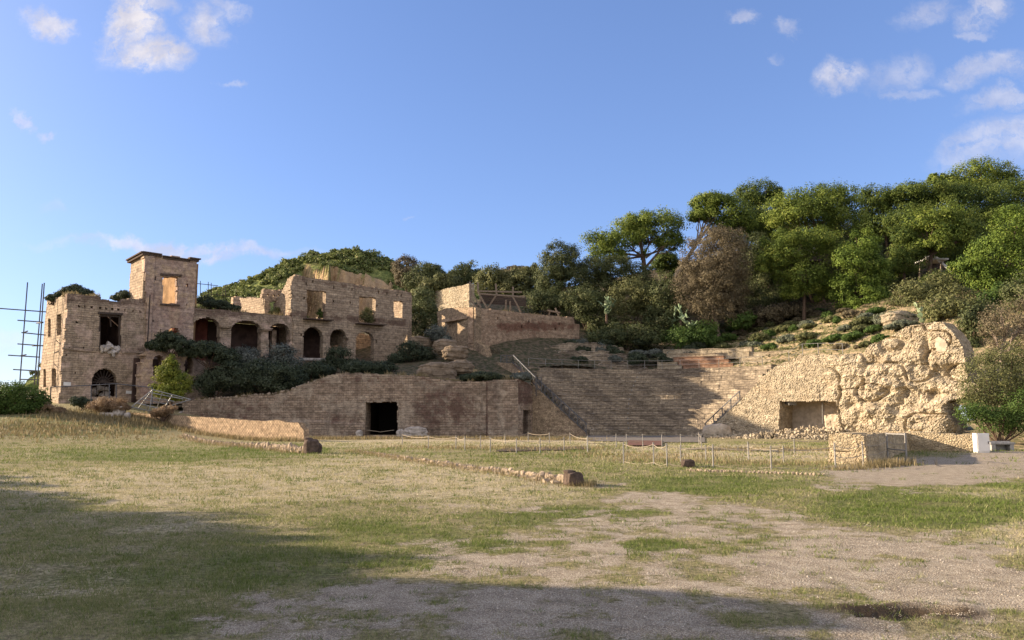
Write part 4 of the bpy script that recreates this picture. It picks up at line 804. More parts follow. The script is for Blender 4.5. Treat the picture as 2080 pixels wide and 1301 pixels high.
# low plinth wall in front of the ruin
lp0 = XY(1700, 45.5); QP = Pl(lp0, XY(1992, 41.5))
plw = empty('low_plinth_wall', [*lp0, 0], 'low tan rubble wall with a squared projecting pier by the gravel path', 'wall')
stn = lambda s, z, pl: .03 * S((worley(s / .17, z / .12, 6)[1] - worley(s / .17, z / .12, 6)[0]) / .3) + .1 * fbm(s, z, 0, 3, 4)
gwall('rubble_face', QP, [(.9, -.4), (.9, 1.08), (2.0, 1.12), (4.5, 1.0), (QP.L, .86), (QP.L, -.4)], res=.05, th=1.0, mat=MASS2, parent=plw, szmode=True, rough=.05, seed=40, relief=stn)
pa, pb, pc = XY(1679, 31.5), XY(1757, 30.5), XY(1842, 43.6); PP = Pl(pa, pb)
gwall('pier_front', PP, [(0, -.4), (0.02, 1.10), (.5, 1.16), (PP.L - .05, 1.10), (PP.L, -.4)], res=.04, th=1.3, mat=MASS2, parent=plw, szmode=True, rough=.05, seed=41, relief=stn)
PS = Pl(pb + (pc - pb) * .004, pc)
gwall('pier_side', PS, [(0, -.4), (0.02, 1.10), (3, 1.14), (8, 1.0), (PS.L, .98), (PS.L, -.4)], res=.06, th=1.2, mat=MASS2, parent=plw, szmode=True, rough=.05, seed=42, relief=stn)
ga, gb = G(1804, 936), G(1842, 941); gt_ = empty('metal_gate', ga, 'small pale metal two-post gate in the recess of the low plinth wall', 'gate')
for p in (ga, gb): mb = MB(); mb.bar(p - [0, 0, .1], p + [0, 0, 1.15], .055); mb.build('post', POST, gt_)
for f in (.48, 1.1): mb = MB(); mb.bar(ga + [0, 0, f], gb + [0, 0, f], .045); mb.build('rail', POST, gt_)
# white cabinet and bench
c0 = P(1994.5, 919, 41); cz = float(g0(c0[0], c0[1])); cab = empty('meter_cabinet', (c0[0], c0[1], cz), 'plain white metal cabinet at the end of the low wall', 'cabinet')
def box(name, c, sx, sy, sz, mat, parent=None, rot=0, bev=.0):
    import bmesh
    bm = bmesh.new(); bmesh.ops.create_cube(bm, size=1)
    for v in bm.verts: v.co = (v.co.x * sx, v.co.y * sy, v.co.z * sz)
    if bev: bmesh.ops.bevel(bm, geom=bm.edges[:], offset=bev, segments=2, affect='EDGES')
    me = bpy.data.meshes.new(name); bm.to_mesh(me); bm.free(); me.materials.append(mat); o = bpy.data.objects.new(name, me); COL.objects.link(o)
    o.rotation_euler.z = rot
    if parent is not None: o.parent = parent; o.location = Vector(c) - parent.location
    else: o.location = Vector(c)
    return o
box('body', (c0[0], c0[1], cz + .48), .66, .36, .98, WHITE, cab, bev=.012); box('door', (c0[0], c0[1] - .19, cz + .5), .56, .02, .84, WHITE, cab, bev=.006); box('handle', (c0[0] + .24, c0[1] - .212, cz + .5), .03, .03, .13, IRONR, cab)
b0 = P(2033, 911, 44); bz = float(g0(b0[0], b0[1])); bn = empty('stone_bench', (b0[0], b0[1], bz), 'low pale concrete bench right of the white cabinet', 'bench')
box('seat', (b0[0], b0[1], bz + .40), 1.35, .45, .12, GREYC, bn, bev=.02)
for dx in (-.5, .5): box('leg', (b0[0] + dx, b0[1], bz + .17), .22, .4, .34, GREYC, bn, bev=.01)
box('back_slab', (b0[0], b0[1] + .26, bz + .26), 1.4, .06, .52, GREYC, bn, bev=.01)

# ------------------------------------------------------------------ low walls on the lawn
RW = Pl(XY(256, 74), XY(620, 62))
gwall_o = gwall('reticulate_wall', RW, [(256, 838.5), (300, 841), (340, 843), (400, 847), (450, 850), (500, 853.5), (540, 856), (560, 853), (575, 855), (580, 858.5), (606, 860), (611, 868), (616, 873), (619, 900), (256, 900)], res=.05, th=.55, mat=RETIC, rough=.05, seed=50, zmin=-.6,
                relief=lambda s, z, pl: .02 * fbm(s, z, 0, 3, 3) + .03 * (np.abs(((s + z) / .297) % 1 - .5) + np.abs(((s - z) / .297) % 1 - .5)))
V_ = gwall_o.data; tag(gwall_o, 'low sunlit wall of diamond-set small stones on the grassy bank', 'wall')
def lowwall(name, label, pts, w, h, mat, seed, pier=None):
    """a low ruined wall following the ground between plan points, crumbling top, with an optional dark end block"""
    root = empty(name, [pts[0][0], pts[0][1], float(g0(pts[0][0], pts[0][1]))], label, 'wall'); rs = np.random.RandomState(seed); mb = MB(); pts = [np.array(p[:2]) for p in pts]
    n = int(np.hypot(*(pts[-1] - pts[0])) / .17); nw = max(3, int(w / .16))
    d = (pts[-1] - pts[0]) / np.hypot(*(pts[-1] - pts[0])); nn = np.array([d[1], -d[0]])
    for i in range(n):
        for j in range(nw):
            f = (i + rs.rand()) / n; p = pts[0] + (pts[-1] - pts[0]) * f + nn * ((j + rs.uniform(-.3, .3)) / (nw - 1) - .5) * w; g = float(g0(p[0], p[1])); e = 1 - .55 * abs(2 * j / (nw - 1) - 1) ** 2
            hh = np.interp(f, [0, .15, 1], [h[0], h[0], h[1]]) * rs.uniform(.75, 1.1) * e * (.75 + .5 * vn(f * 19, 0, 0, seed))
            mb.hull([p[0], p[1], g + hh * .45 - .05], (rs.uniform(.08, .2), rs.uniform(.07, .15), hh * .55 + .05), seed=seed * 997 + i * 7 + j, n=16, flat=.2, rot=math.atan2(d[1], d[0]) + rs.normal() * .4)
    mb.build('rubble_core', mat, root)
    if pier is not None:
        c, r, rot = pier; mb = MB(); g = float(g0(c[0], c[1])); mb.hull([c[0], c[1], g + r[2] * .7], r, seed=seed + 5, n=60, flat=.45, rot=rot)
        mb.hull([c[0] - r[0] * .4, c[1], g + r[2] * 1.6], (r[0] * .6, r[1] * .7, r[2] * .28), seed=seed + 6, n=40, flat=.4, rot=rot); mb.hull([c[0] + r[0] * .25, c[1] + .1, g + r[2] * .55], (r[0] * .9, r[1] * .8, r[2] * .8), seed=seed + 7, n=50, flat=.3, rot=rot + .4)
        mb.build('end_block', DARKST, root)
    return root
e1 = G(628, 922); lowwall('ruined_low_wall', 'low orange-tan ruined wall ending in a dark block', [XY(374, 64), e1 + [-.1, .7, 0]], .6, (.26, .4), RIDGE, 31, (e1 + [0, .4, 0], (.42, .5, .42), .3))
e2 = G(1166, 988); lowwall('ruined_low_wall', 'long low dusty wall across the lawn ending in a dark square block', [G(712, 915), e2 + [-.15, .8, 0]], .62, (.08, .22), RIDGE, 32, (e2 + [0, .22, 0], (.26, .30, .21), .35))
bx = P(243, 834, 71); g = float(g0(bx[0], bx[1])); mb = MB(); mb.hull((bx[0], bx[1], g + .55), (.5, .45, .5), seed=2, n=50, flat=.6); mb.hull((bx[0] - .9, bx[1] - .2, g + .25), (.75, .5, .22), seed=3, n=50, flat=.6); mb.hull((bx[0] + .8, bx[1] - .2, g + .2), (.25, .3, .3), seed=4, n=40, flat=.4)
tag(mb.build('squared_stone_blocks', PALE), 'stacked pale squared blocks at the left end of the diamond-stone wall', 'stone')
b3 = G(1397, 950); mb = MB(); mb.hull(b3 + [0, 0, .12], (.28, .2, .2), seed=6, n=40, flat=.4); tag(mb.build('dark_stone_block', DARKST), 'small dark stone inside the near rope enclosure', 'stone')
# reticulate footing inside the near enclosure
a, b = G(1400, 958), G(1690, 968); ft = MB(); d = b - a; L = np.hypot(d[0], d[1])
for i in range(int(L / .13)):
    for j in range(3):
        f = (i + .5 * (j % 2)) * .13 / L; p = a + d * f + np.array([0, 1, 0]) * (j * .16); ft.hull([p[0] + rs.normal() * .015, p[1], g0(p[0], p[1]) + .03], (.045, .06, .045 + .03 * rs.rand()), seed=i * 3 + j, n=10)
tag(ft.build('stone_footing', RIDGE), 'row of small pale footing stones inside the near rope fence', 'footing')
# sunken dark bed and paved strip of the orchestra
def sheet(name, pts, dz, mat, kind='structure', n=14):
    a, b, c, d = [np.array(p) for p in pts]; V = []; Fq = []
    for i in range(n + 1):
        for j in range(n + 1):
            p = (a * (1 - i / n) + b * (i / n)) * (1 - j / n) + (d * (1 - i / n) + c * (i / n)) * (j / n); V.append([p[0], p[1], float(g0(p[0], p[1])) + dz])
    Fq = [[i * (n + 1) + j, (i + 1) * (n + 1) + j, (i + 1) * (n + 1) + j + 1, i * (n + 1) + j + 1] for i in range(n) for j in range(n)]
    o = mk(name, np.array(V), np.array(Fq), mat, smooth=True); return tag(o, kind=kind)
PAVE = m_plain('orchestra_paving', (.19, .165, .135), .9, var=.3, scale=3); REDP = m_plain('red_clay_floor', (.17, .075, .05), .95, var=.3, scale=4); SOIL = m_plain('dark_bare_soil', (.10, .07, .045), 1, var=.5, scale=4)
sheet('paving', [G(1195, 897), G(1432, 900), [RB[0], RB[1] + .3, 0], [LB[0], LB[1] + .3, 0]], .05, PAVE)
sheet('clay_floor', [G(1275, 908), G(1345, 908), G(1345, 898), G(1275, 897)], .09, REDP); sheet('soil_bed', [G(1005, 919), G(1200, 915), G(1190, 909), G(1030, 910)], .045, SOIL)
sheet('paving', [G(1405, 915), G(1590, 920), G(1590, 916), G(1405, 911)], .04, PAVE)

# ------------------------------------------------------------------ rope fences
def rope_fence(label, px, h, levels=(.92, .45), sag=.13):
    pts = [G(u, v) for u, v in px]; root = empty('rope_fence', pts[0], label, 'fence')
    for p in pts:
        mb = MB(); mb.tube([p - [0, 0, .1], p + [0, 0, h]], .026, 6); mb.tube([p + [0, 0, h], p + [0, 0, h + .03]], .033, 6); mb.build('post', POST, root)
    for a, b in zip(pts[:-1], pts[1:]):
        for f in levels:
            mb = MB(); q = [a + (b - a) * s + np.array([0, 0, h * f - sag * h * 4 * s * (1 - s) * (1.1 if f > .6 else .8)]) for s in np.linspace(0, 1, 9)]; mb.tube(q, .012, 5); mb.build('rope', ROPE, root)
    return root
rope_fence('rope fence with white ropes, near side of the dark soil bed before the shaded wall', [(817, 905), (870, 912), (926, 914), (944, 917), (996, 918), (1049, 922), (1097, 922), (1146, 917), (1193, 918)], .74, (.93,))
rope_fence('rope fence on the far side of the dark soil bed, by the gated doorway', [(926, 913.9), (976, 913), (1026, 903.5), (1073, 899.5), (1116, 902), (1158, 902), (1193, 917.8)], .74, (.93,))
rope_fence('two-rope fence round the left half of the orchestra floor', [(1194, 918.5), (1252, 911), (1273, 911), (1306, 911)], .82, (.95, .55))
rope_fence('two-rope fence round the right half of the orchestra floor', [(1345, 913), (1383, 911), (1420, 905), (1425, 915)], .8, (.95, .5))
rope_fence('near pale rope fence round the dug footing in front of the ruin', [(1267, 943), (1328, 945), (1355, 948), (1449, 951), (1567, 955), (1697, 953)], .80, (.95, .12))
rope_fence('pale rope fence with thin posts across the grass below the niche', [(1383, 938), (1434, 937), (1521, 936), (1592, 940), (1690, 936)], .62, (.9,))
rope_fence('rope fence across the shaded recess of the low plinth wall', [(1697.5, 953.2), (1754, 949), (1804, 936), (1842, 941)], .88, (.92, .5))
rope_fence('far rope fence on the paved strip before the rubble slope', [(1520, 932), (1614, 921), (1690, 919)], .7, (.92,))

# ------------------------------------------------------------------ scaffolding, lattice frame, handrail, timber props, hut wall, shelter
def prop_tube(name, label, cat, segs, r, mat, tname, base):
    root = empty(name, base, label, cat)
    for part, lst in segs:
        for a, b in lst: mb = MB(); mb.tube([a, b], r, 6); mb.build(part, mat, root)
    return root
d = 80
sc1 = [(P(40, 780, d), P(56, 574, d)), (P(70, 782, d + 1.2), P(86, 577, d + 1.2)), (P(76, 782, d), P(90, 575, d))]
sc2 = [(P(0, 627, d), P(94, 634, d)), (P(36, 651, d), P(88, 655, d)), (P(44, 676, d), P(92, 681, d)), (P(36, 699, d), P(88, 703, d)), (P(17, 722, d), P(81, 726, d)), (P(27, 751, d), P(78, 754, d)), (P(40, 771, d), P(79, 772, d)), (P(-40, 624, d), P(0, 627, d))]
sc3 = [(P(48, 676.5, d), P(56, 673, d + 1.2)), (P(74, 657, d + 1.2), P(87, 656, d)), (P(40, 723.5, d), P(53, 721, d + 1.2)), (P(66, 703, d + 1.2), P(86, 702.5, d))]
prop_tube('scaffolding', 'open dark tube scaffolding standing beside the villa, against the sky', 'scaffold', [('upright', sc1), ('ledger', sc2), ('transom', sc3)], .065, STEEL, 's', P(58, 780, d))
fl = [((310, 792), (388, 812)), ((267, 827), (308, 836)), ((267, 827), (310, 792)), ((310, 792), (304, 833)), ((310, 792), (282, 829)), ((308, 836), (388, 812)), ((305, 798), (372, 811)), ((296, 806), (354, 816)), ((288, 811), (340, 822)), ((278, 819), (322, 830)), ((295, 818), (300, 834)), ((330, 798), (318, 832)), ((350, 803), (335, 827))]
prop_tube('fallen_lattice_frame', 'collapsed grey metal lattice frame leaning on the bank beside the lime-green conifer', 'metal frame', [('strut', [(P(*a, 71.5), P(*b, 71.5 + .8 * (i % 3))) for i, (a, b) in enumerate(fl)])], .045, ALU, 's', P(290, 832, 71.5))
hr = [(P(103, 787, 72), P(185, 783, 72)), (P(185, 783, 72), P(236, 780, 72)), (P(236, 780, 72), P(310, 788, 72))]
prop_tube('metal_handrail', 'long thin metal handrail in front of the villa ground floor', 'railing', [('rail', hr), ('post', [(P(u, v, 72), P(u, 822, 72)) for u, v in ((103, 787), (185, 783), (222, 781), (236, 780), (309, 788))])], .05, STEEL, 's', P(200, 822, 72))
rp = bp.back(-1.5)
prop_tube('rooftop_railing', 'rusty bent railing on the arcade roof right of the tower', 'railing', [('post', [(rp.at(u, 600), rp.at(u, v)) for u, v in ((400, 578), (407, 571), (423, 573), (429, 575), (453, 586), (458, 579), (441, 592))]), ('rail', [(rp.at(397, 576), rp.at(443, 581)), (rp.at(428, 598), rp.at(476, 604))])], .04, IRONR, 's', rp.at(400, 600))
tb = [(954.5, 573, 956, 614, 'post'), (970.5, 574, 971, 592, 'post'), (1007, 577, 1009, 600, 'post'), (1042, 583, 1042, 602, 'post'), (1028, 610, 1027, 632, 'post'), (1036, 612, 1037, 634, 'post'), (955, 590, 977, 625, 'brace'), (970, 592, 990, 627, 'brace'), (957, 612, 967, 624, 'brace'), (1010, 597, 992, 624, 'brace'), (1042, 604, 1058, 634, 'brace'), (967, 624, 977, 610, 'brace'), (972, 597, 1066, 604, 'beam'), (972, 592, 1060, 594, 'beam'), (1115, 640, 1118, 630, 'post'), (1112, 631, 1138, 636, 'beam'), (1136, 643, 1128, 626, 'brace')]
tr_ = empty('timber_props', P(975, 626, 101), 'weathered timber posts and diagonal props standing on top of the bastion', 'timber frame')
for a, b, c_, e, nm in tb:
    mb = MB(); dd = 101 + (a - 955) * .055; mb.bar(P(a, b, dd), P(c_, e, dd), .24 if nm != 'beam' else .3, .2); mb.build('timber_' + nm, WOOD, tr_)
mb = MB()
for k in range(5): mb.bar(P(975, 599 + 4 * k, 103.5), P(1068, 605 + 4 * k, 108.5), .08, .24, tint=k / 5)
mb.build('plank_panel', WOODD, tr_)
HW = Pl(XY(884, 127), XY(955, 117)); o = gwall('hut_wall', HW, [(884, 592), (900, 588), (925, 583), (945, 579), (954, 577), (954, 625), (935, 640), (884, 640)], res=.11, th=.8, mat=MASS, rough=.10, seed=60, relief=lambda s, z, pl: .08 * S((worley(s / .4, z / .3, 6)[1] - worley(s / .4, z / .3, 6)[0]) / .3) + .05 * fbm(s, z, 0, 3, 4))
tag(o, 'sunlit stub of rough tufa wall behind the bastion corner', 'wall')
d = 112; sh = empty('wooden_shelter', P(1895, 560, d), 'wooden shelter with white roof edge half hidden under the pines', 'hut')
mb = MB(); mb.bar(P(1868, 531, d), P(1914, 531, d), 3.5, .22); mb.build('roof', WHITE, sh)
for a, b, e, w in (((1900, 526), (1948, 561), d - 1, .3), ((1890, 517), (1916, 532), d, .25), ((1880, 522), (1900, 518), d, .2)): mb = MB(); mb.bar(P(*a, e), P(*b, e), .25, w); mb.build('roof_edge', WHITE, sh)
mb = MB(); mb.bar(P(1890, 548, d + 1.5), P(1925, 548, d + 1.5), .3, 2.0); mb.build('wall', WOODD, sh)
for a, b in (((1870, 532), (1868, 570)), ((1912, 532), (1911, 570))): mb = MB(); mb.bar(P(*a, d - 1.5), P(*b, d - 1.5), .2); mb.build('post', WOOD, sh)
d = 116; sh = empty('white_hut', P(1645, 540, d), 'small hut with pale roof fascia deep among the pines', 'hut')
mb = MB(); mb.bar(P(1634, 512, d), P(1656, 512, d), 2.5, .8); mb.build('fascia', GREYC, sh); mb = MB(); mb.bar(P(1634, 524, d + .5), P(1664, 524, d + .5), 1.8, 1.2); mb.build('wall', WOODD, sh)

# ------------------------------------------------------------------ pines and other trees on the hill
GROW = 1.12
tree('umbrella_pine', 'lone umbrella pine with flat crown and slanting bare branch against the sky', 'pine', [(1330, 462, 56, 26), (1272, 487, 58, 34), (1216, 496, 28, 24), (1362, 492, 26, 16), (1300, 455, 30, 18), (1238, 520, 36, 22)], 128, L_PINE, base=(1312, 575), puff=1.25, tr=.42, leaf=0.34)
mb = MB(); mb.tube([P(1310, 545, 127), P(1335, 516, 126), P(1356, 494, 126)], [.22, .17, .08], 6); mb.tube([P(1312, 525, 127), P(1336, 506, 126), P(1350, 499, 126)], [.14, .1, .05], 5); mb.tube([P(1335, 516, 126), P(1350, 515, 126), P(1372, 500, 126)], [.1, .08, .04], 5)
bpy.data.objects['umbrella_pine']; o = mb.build('bare_branch', BARK, bpy.data.objects['umbrella_pine'])
tree('small_pine', 'small dark pine in the sky gap below the lone umbrella pine', 'pine', [(1355, 528, 20, 14), (1340, 540, 16, 12), (1372, 545, 18, 14)], 136, L_PINED, puff=.8, tr=.2)
tree('leaning_pine', 'pine with pale leaning trunk left of the grey-brown tree top', 'pine', [(1448, 412, 40, 15), (1432, 436, 28, 14), (1478, 438, 40, 26), (1420, 445, 14, 8), (1500, 462, 40, 30), (1470, 470, 28, 22)], 126, L_PINE, base=(1370, 558), puff=1.2, tr=.34, bark=BARKP, leaf=0.32)
tree('tall_pine', 'tall pine whose twin rounded tops rise right of the leaning pine', 'pine', [(1540, 394, 38, 20), (1575, 398, 14, 14), (1515, 415, 26, 26), (1550, 425, 40, 30), (1535, 465, 36, 30)], 135, L_PINED, puff=1.2, leaf=0.32)
tree('umbrella_pine', 'broad pale-green umbrella pine at the centre of the tree line', 'pine', [(1600, 426, 48, 30), (1660, 405, 52, 26), (1718, 412, 36, 30), (1640, 445, 66, 26), (1705, 445, 44, 30), (1670, 425, 50, 30)], 118, L_PINE, puff=1.3, leaf=0.32)
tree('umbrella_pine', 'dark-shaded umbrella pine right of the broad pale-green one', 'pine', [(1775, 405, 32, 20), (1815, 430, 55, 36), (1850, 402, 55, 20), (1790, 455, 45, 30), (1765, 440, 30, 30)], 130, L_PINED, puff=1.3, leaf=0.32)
tree('hilltop_pine', 'highest rounded pine crown on the skyline at far upper right', 'pine', [(1990, 357, 58, 24), (1935, 378, 30, 14), (2035, 372, 36, 22), (1960, 385, 50, 20), (1905, 366, 16, 10)], 142, L_PINE, puff=1.3, leaf=0.34)
tree('umbrella_pine', 'wide spreading pine below the highest crown at right', 'pine', [(1880, 400, 62, 22), (1960, 418, 75, 34), (2050, 402, 60, 28), (2000, 445, 60, 30), (2080, 430, 50, 40)], 128, L_PINED, puff=1.3, leaf=0.32)
tree('umbrella_pine', 'bright layered pine with visible trunk above the wooden shelter', 'pine', [(1880, 455, 36, 24), (1935, 442, 38, 24), (1905, 480, 52, 28), (1960, 470, 24, 30), (1890, 505, 40, 18)], 108, L_PINE, base=(1884, 575), puff=1.1, tr=.3, leaf=0.30)
tree('yellow_green_pine', 'yellow-green pine filling the right edge of the photo', 'pine', [(2060, 462, 40, 40), (2030, 520, 50, 38), (2080, 540, 50, 50), (2000, 560, 36, 26), (2040, 580, 60, 30), (1968, 540, 26, 16)], 88, L_YOUNG, puff=1.0, leaf=0.27)
tree('young_pine', 'upright young green pine standing before the wood, down to the bare bank', 'pine', [(1755, 495, 26, 26), (1735, 540, 36, 34), (1775, 550, 30, 36), (1740, 592, 46, 34), (1765, 610, 40, 26), (1742, 628, 24, 12)], 103, L_YOUNG, puff=.95, leaf=0.29, base=(1752, 640), under=.7)
tree('bushy_pine', 'bushy green pine with stepped crown left of the upright young pine', 'pine', [(1590, 498, 40, 22), (1645, 492, 46, 22), (1578, 540, 38, 30), (1640, 566, 44, 26), (1690, 500, 32, 24), (1612, 590, 26, 16), (1600, 525, 36, 24), (1665, 585, 28, 22)], 107, L_PINE, puff=1.0, leaf=0.29, under=.6)
tree('small_pine', 'small pine between the upright young pine and the shelter', 'pine', [(1832, 490, 28, 28), (1842, 528, 32, 24), (1822, 552, 24, 18)], 109, L_PINED, puff=.9, leaf=0.29)
tree('grey_brown_tree', 'tall rounded grey-brown olive-like tree in the middle of the slope', 'tree', [(1450, 530, 60, 62), (1445, 590, 66, 50), (1470, 500, 42, 34), (1425, 555, 42, 44), (1480, 575, 36, 52), (1465, 630, 44, 28)], 109, L_BROWN, puff=1.0, leaf=0.24, asp=.5, under=.8, tr=.35, bark=BARKP)
tree('holm_oak', 'round dark holm oak left of the lone umbrella pine', 'tree', [(1140, 525, 34, 30), (1135, 560, 42, 38), (1165, 575, 34, 34), (1112, 575, 26, 30)], 122, L_OAK, puff=.95, leaf=0.27, asp=.55, under=.7)
tree('holm_oak', 'dark thick oak under the slanting bare branch', 'tree', [(1250, 555, 40, 28), (1205, 552, 34, 26), (1290, 570, 34, 30), (1222, 585, 34, 26)], 124, L_OAK, puff=.95, leaf=0.27, asp=.55, under=.7)
tree('holm_oak', 'dark oak in deep shade behind the grey-brown tree', 'tree', [(1535, 520, 36, 40), (1545, 585, 42, 40), (1515, 610, 30, 36), (1560, 555, 36, 40)], 118, L_OAK, puff=1.0, leaf=0.27, asp=.55, under=.7)
tree('holm_oak', 'dark oak filling the gap under the pines left of the shelter', 'tree', [(1810, 560, 36, 36), (1820, 600, 36, 26), (1700, 520, 40, 40)], 119, L_OAK, puff=1.0, leaf=0.27, asp=.55, under=.7)
tree('holm_oak', 'deep green oak at the back of the wood under the dark-shaded pine', 'tree', [(1720, 480, 60, 26), (1800, 490, 60, 26), (1640, 478, 60, 20), (1870, 530, 40, 30)], 136, L_OAK, puff=1.2, leaf=0.34, asp=.55, under=.7)
tree('holm_oak', 'dark oak behind the shelter at the right of the wood', 'tree', [(1960, 520, 40, 36), (1990, 490, 40, 30), (1940, 560, 40, 26), (2060, 470, 40, 40)], 122, L_OAK, puff=1.1, leaf=0.32, asp=.55, under=.7)
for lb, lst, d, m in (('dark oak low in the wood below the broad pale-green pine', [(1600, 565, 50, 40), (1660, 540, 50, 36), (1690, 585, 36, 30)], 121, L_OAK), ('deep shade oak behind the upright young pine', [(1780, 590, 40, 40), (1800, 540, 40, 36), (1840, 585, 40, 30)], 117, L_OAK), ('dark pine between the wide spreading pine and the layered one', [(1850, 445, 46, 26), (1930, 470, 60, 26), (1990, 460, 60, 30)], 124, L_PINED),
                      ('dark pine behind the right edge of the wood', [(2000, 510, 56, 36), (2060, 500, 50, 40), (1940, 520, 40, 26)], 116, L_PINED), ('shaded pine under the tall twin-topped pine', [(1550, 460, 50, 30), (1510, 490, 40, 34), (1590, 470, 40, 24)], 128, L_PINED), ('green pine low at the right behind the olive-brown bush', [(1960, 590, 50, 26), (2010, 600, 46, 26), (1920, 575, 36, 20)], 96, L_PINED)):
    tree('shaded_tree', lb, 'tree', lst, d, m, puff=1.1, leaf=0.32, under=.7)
# distant trees on the skyline between villa and pines
for (lb, lst, d, m) in (('round brown-green tree on the skyline just right of the far hill', [(822, 545, 22, 20), (832, 565, 26, 18)], 215, L_BROWN),
                        ('dark spreading tree on the skyline right of the far hill shoulder', [(868, 556, 28, 18), (850, 572, 26, 16), (885, 570, 20, 14)], 205, L_OAK), ('feathery grey tree on the skyline above the hut wall', [(948, 550, 20, 17), (930, 568, 22, 14), (962, 566, 18, 14)], 180, L_OAK),
                        ('olive-green round tree just right of the hut wall timbers', [(1002, 570, 32, 26), (985, 585, 26, 16), (1020, 588, 26, 18)], 140, L_OLIVE), ('sunlit olive tree between hut wall and holm oak', [(1062, 572, 30, 22), (1088, 590, 30, 24), (1045, 590, 24, 16), (1082, 552, 14, 12)], 138, L_OLIVE), ('rusty brown low tree on the skyline right of the hut', [(1045, 558, 26, 12), (1030, 565, 20, 10)], 175, L_BROWN),
                        ('olive-green bush crown rising left of the hut wall', [(880, 585, 24, 20), (905, 575, 26, 16), (862, 605, 22, 22)], 128, L_OLIVE)):
    tree('distant_tree', lb, 'tree', lst, d, m, puff=1.3 if d > 170 else 1.0, leaf=.5 if d > 170 else .36, asp=.55, under=.7)
GROW = 1.06
# thicket between bastion and grey-brown tree
TH = [('dark evergreen shrub mass against the end of the bastion', [(1205, 640, 36, 40), (1185, 610, 40, 26), (1225, 670, 30, 30)], 113, L_OAK), ('dark glossy shrub above the bastion timbers', [(1120, 612, 34, 26), (1150, 625, 34, 22), (1090, 615, 30, 22)], 117, L_OAK), ('broad olive-leaved bush in the middle of the shady thicket', [(1290, 600, 46, 34), (1320, 630, 38, 34), (1260, 630, 34, 34)], 116, L_OLIVE),
      ('tall dark bush directly left of the grey-brown tree', [(1355, 600, 34, 44), (1345, 650, 40, 34), (1372, 640, 26, 36)], 112, L_OAK), ('low dark shrub bank above the ruined upper seats', [(1270, 680, 50, 24), (1230, 690, 36, 18), (1310, 690, 36, 20)], 107, L_OAK), ('sunlit green bush at the foot of the grey-brown tree', [(1400, 690, 36, 20), (1435, 695, 26, 14), (1375, 685, 26, 20), (1430, 670, 24, 16)], 105, L_GREEN),
      ('dark shrub between the villa end and the bastion', [(862, 640, 26, 30), (850, 670, 22, 26), (880, 650, 22, 26)], 111, L_OAK), ('lower dark shrub beside the villa right corner', [(858, 605, 22, 22), (848, 625, 18, 20)], 113, L_OAK), ('brown scrub under the stepped pine', [(1560, 640, 40, 16), (1610, 632, 40, 14), (1530, 650, 24, 16)], 110, L_BROWN),
      ('bright green low bush on the bank right of the grey-brown tree', [(1500, 655, 24, 12), (1515, 645, 16, 10)], 108, L_GREEN), ('grey-leaved bush in front of the ruined seats beside the bastion', [(1215, 715, 24, 12), (1240, 722, 22, 9)], 104.5, L_SILV), ('dark undergrowth bush below the stepped pine and grey-brown tree', [(1545, 618, 30, 20), (1520, 636, 26, 14), (1590, 612, 26, 14)], 113, L_OAK), ('olive bush behind the bank left of the boulder', [(1850, 600, 40, 26), (1900, 590, 44, 30), (1875, 625, 46, 22)], 92, L_OLIVE),
      ('wide olive-brown bush above the sunlit ruin slab', [(1930, 620, 50, 36), (1965, 640, 40, 30), (1915, 640, 30, 18)], 84, L_OLIVE), ('dark shrub in the shade right of the ruin slab', [(1985, 680, 26, 50), (1975, 730, 22, 40), (1990, 640, 36, 30)], 74, L_OAK), ('green shrub under the yellow-green pine', [(2020, 610, 40, 28), (2060, 620, 40, 30)], 82, L_GREEN)]
for i, (lb, lst, d, m) in enumerate(TH): shrub('evergreen_shrub' if m in (L_OAK, L_OLIVE) else 'bush', lb, 'shrub', lst, d, m, puff=.85, leaf=.30, asp=.55, per=62)
tree('olive_tree', 'pale grey olive tree with bare forked trunk right of the ruin', 'tree', [(2045, 650, 42, 34), (2060, 690, 40, 36), (2020, 672, 26, 30), (2080, 640, 40, 40)], 56, L_BROWN, base=(2035, 735), puff=.6, leaf=.17, asp=.4, per=46, tr=.16, bark=BARKP, dens=.75)
shrub('big_grey_green_bush', 'big grey-green bush overgrowing the right end of the ruin', 'shrub', [(2010, 770, 50, 46), (2050, 750, 50, 50), (1985, 810, 36, 34), (2030, 815, 60, 40), (2080, 790, 50, 60)], 50, L_OLIVE, puff=.5, leaf=.15, asp=.42, per=48)
shrub('dark_green_bush', 'dense dark green bush behind the white cabinet and bench', 'shrub', [(2010, 850, 48, 26), (2050, 860, 50, 30), (2080, 835, 40, 40), (1975, 838, 28, 18)], 48, L_GREEN, puff=.45, leaf=.14, asp=.45, per=48)

GROW = 1.0
shrub('big_olive_bush', 'wide olive bush at the far right edge above the gravel path', 'shrub', [(2110, 740, 60, 70), (2160, 780, 70, 60), (2120, 830, 60, 40), (2200, 720, 70, 60)], 58, L_OLIVE, puff=.6, leaf=.18, asp=.45, per=60)
tree('holm_oak', 'dark oak cut by the right edge below the yellow-green pine', 'tree', [(2110, 600, 60, 50), (2170, 560, 60, 60), (2120, 660, 60, 40), (2230, 620, 60, 60)], 78, L_OAK, puff=.9, leaf=.28, asp=.55, under=.7)
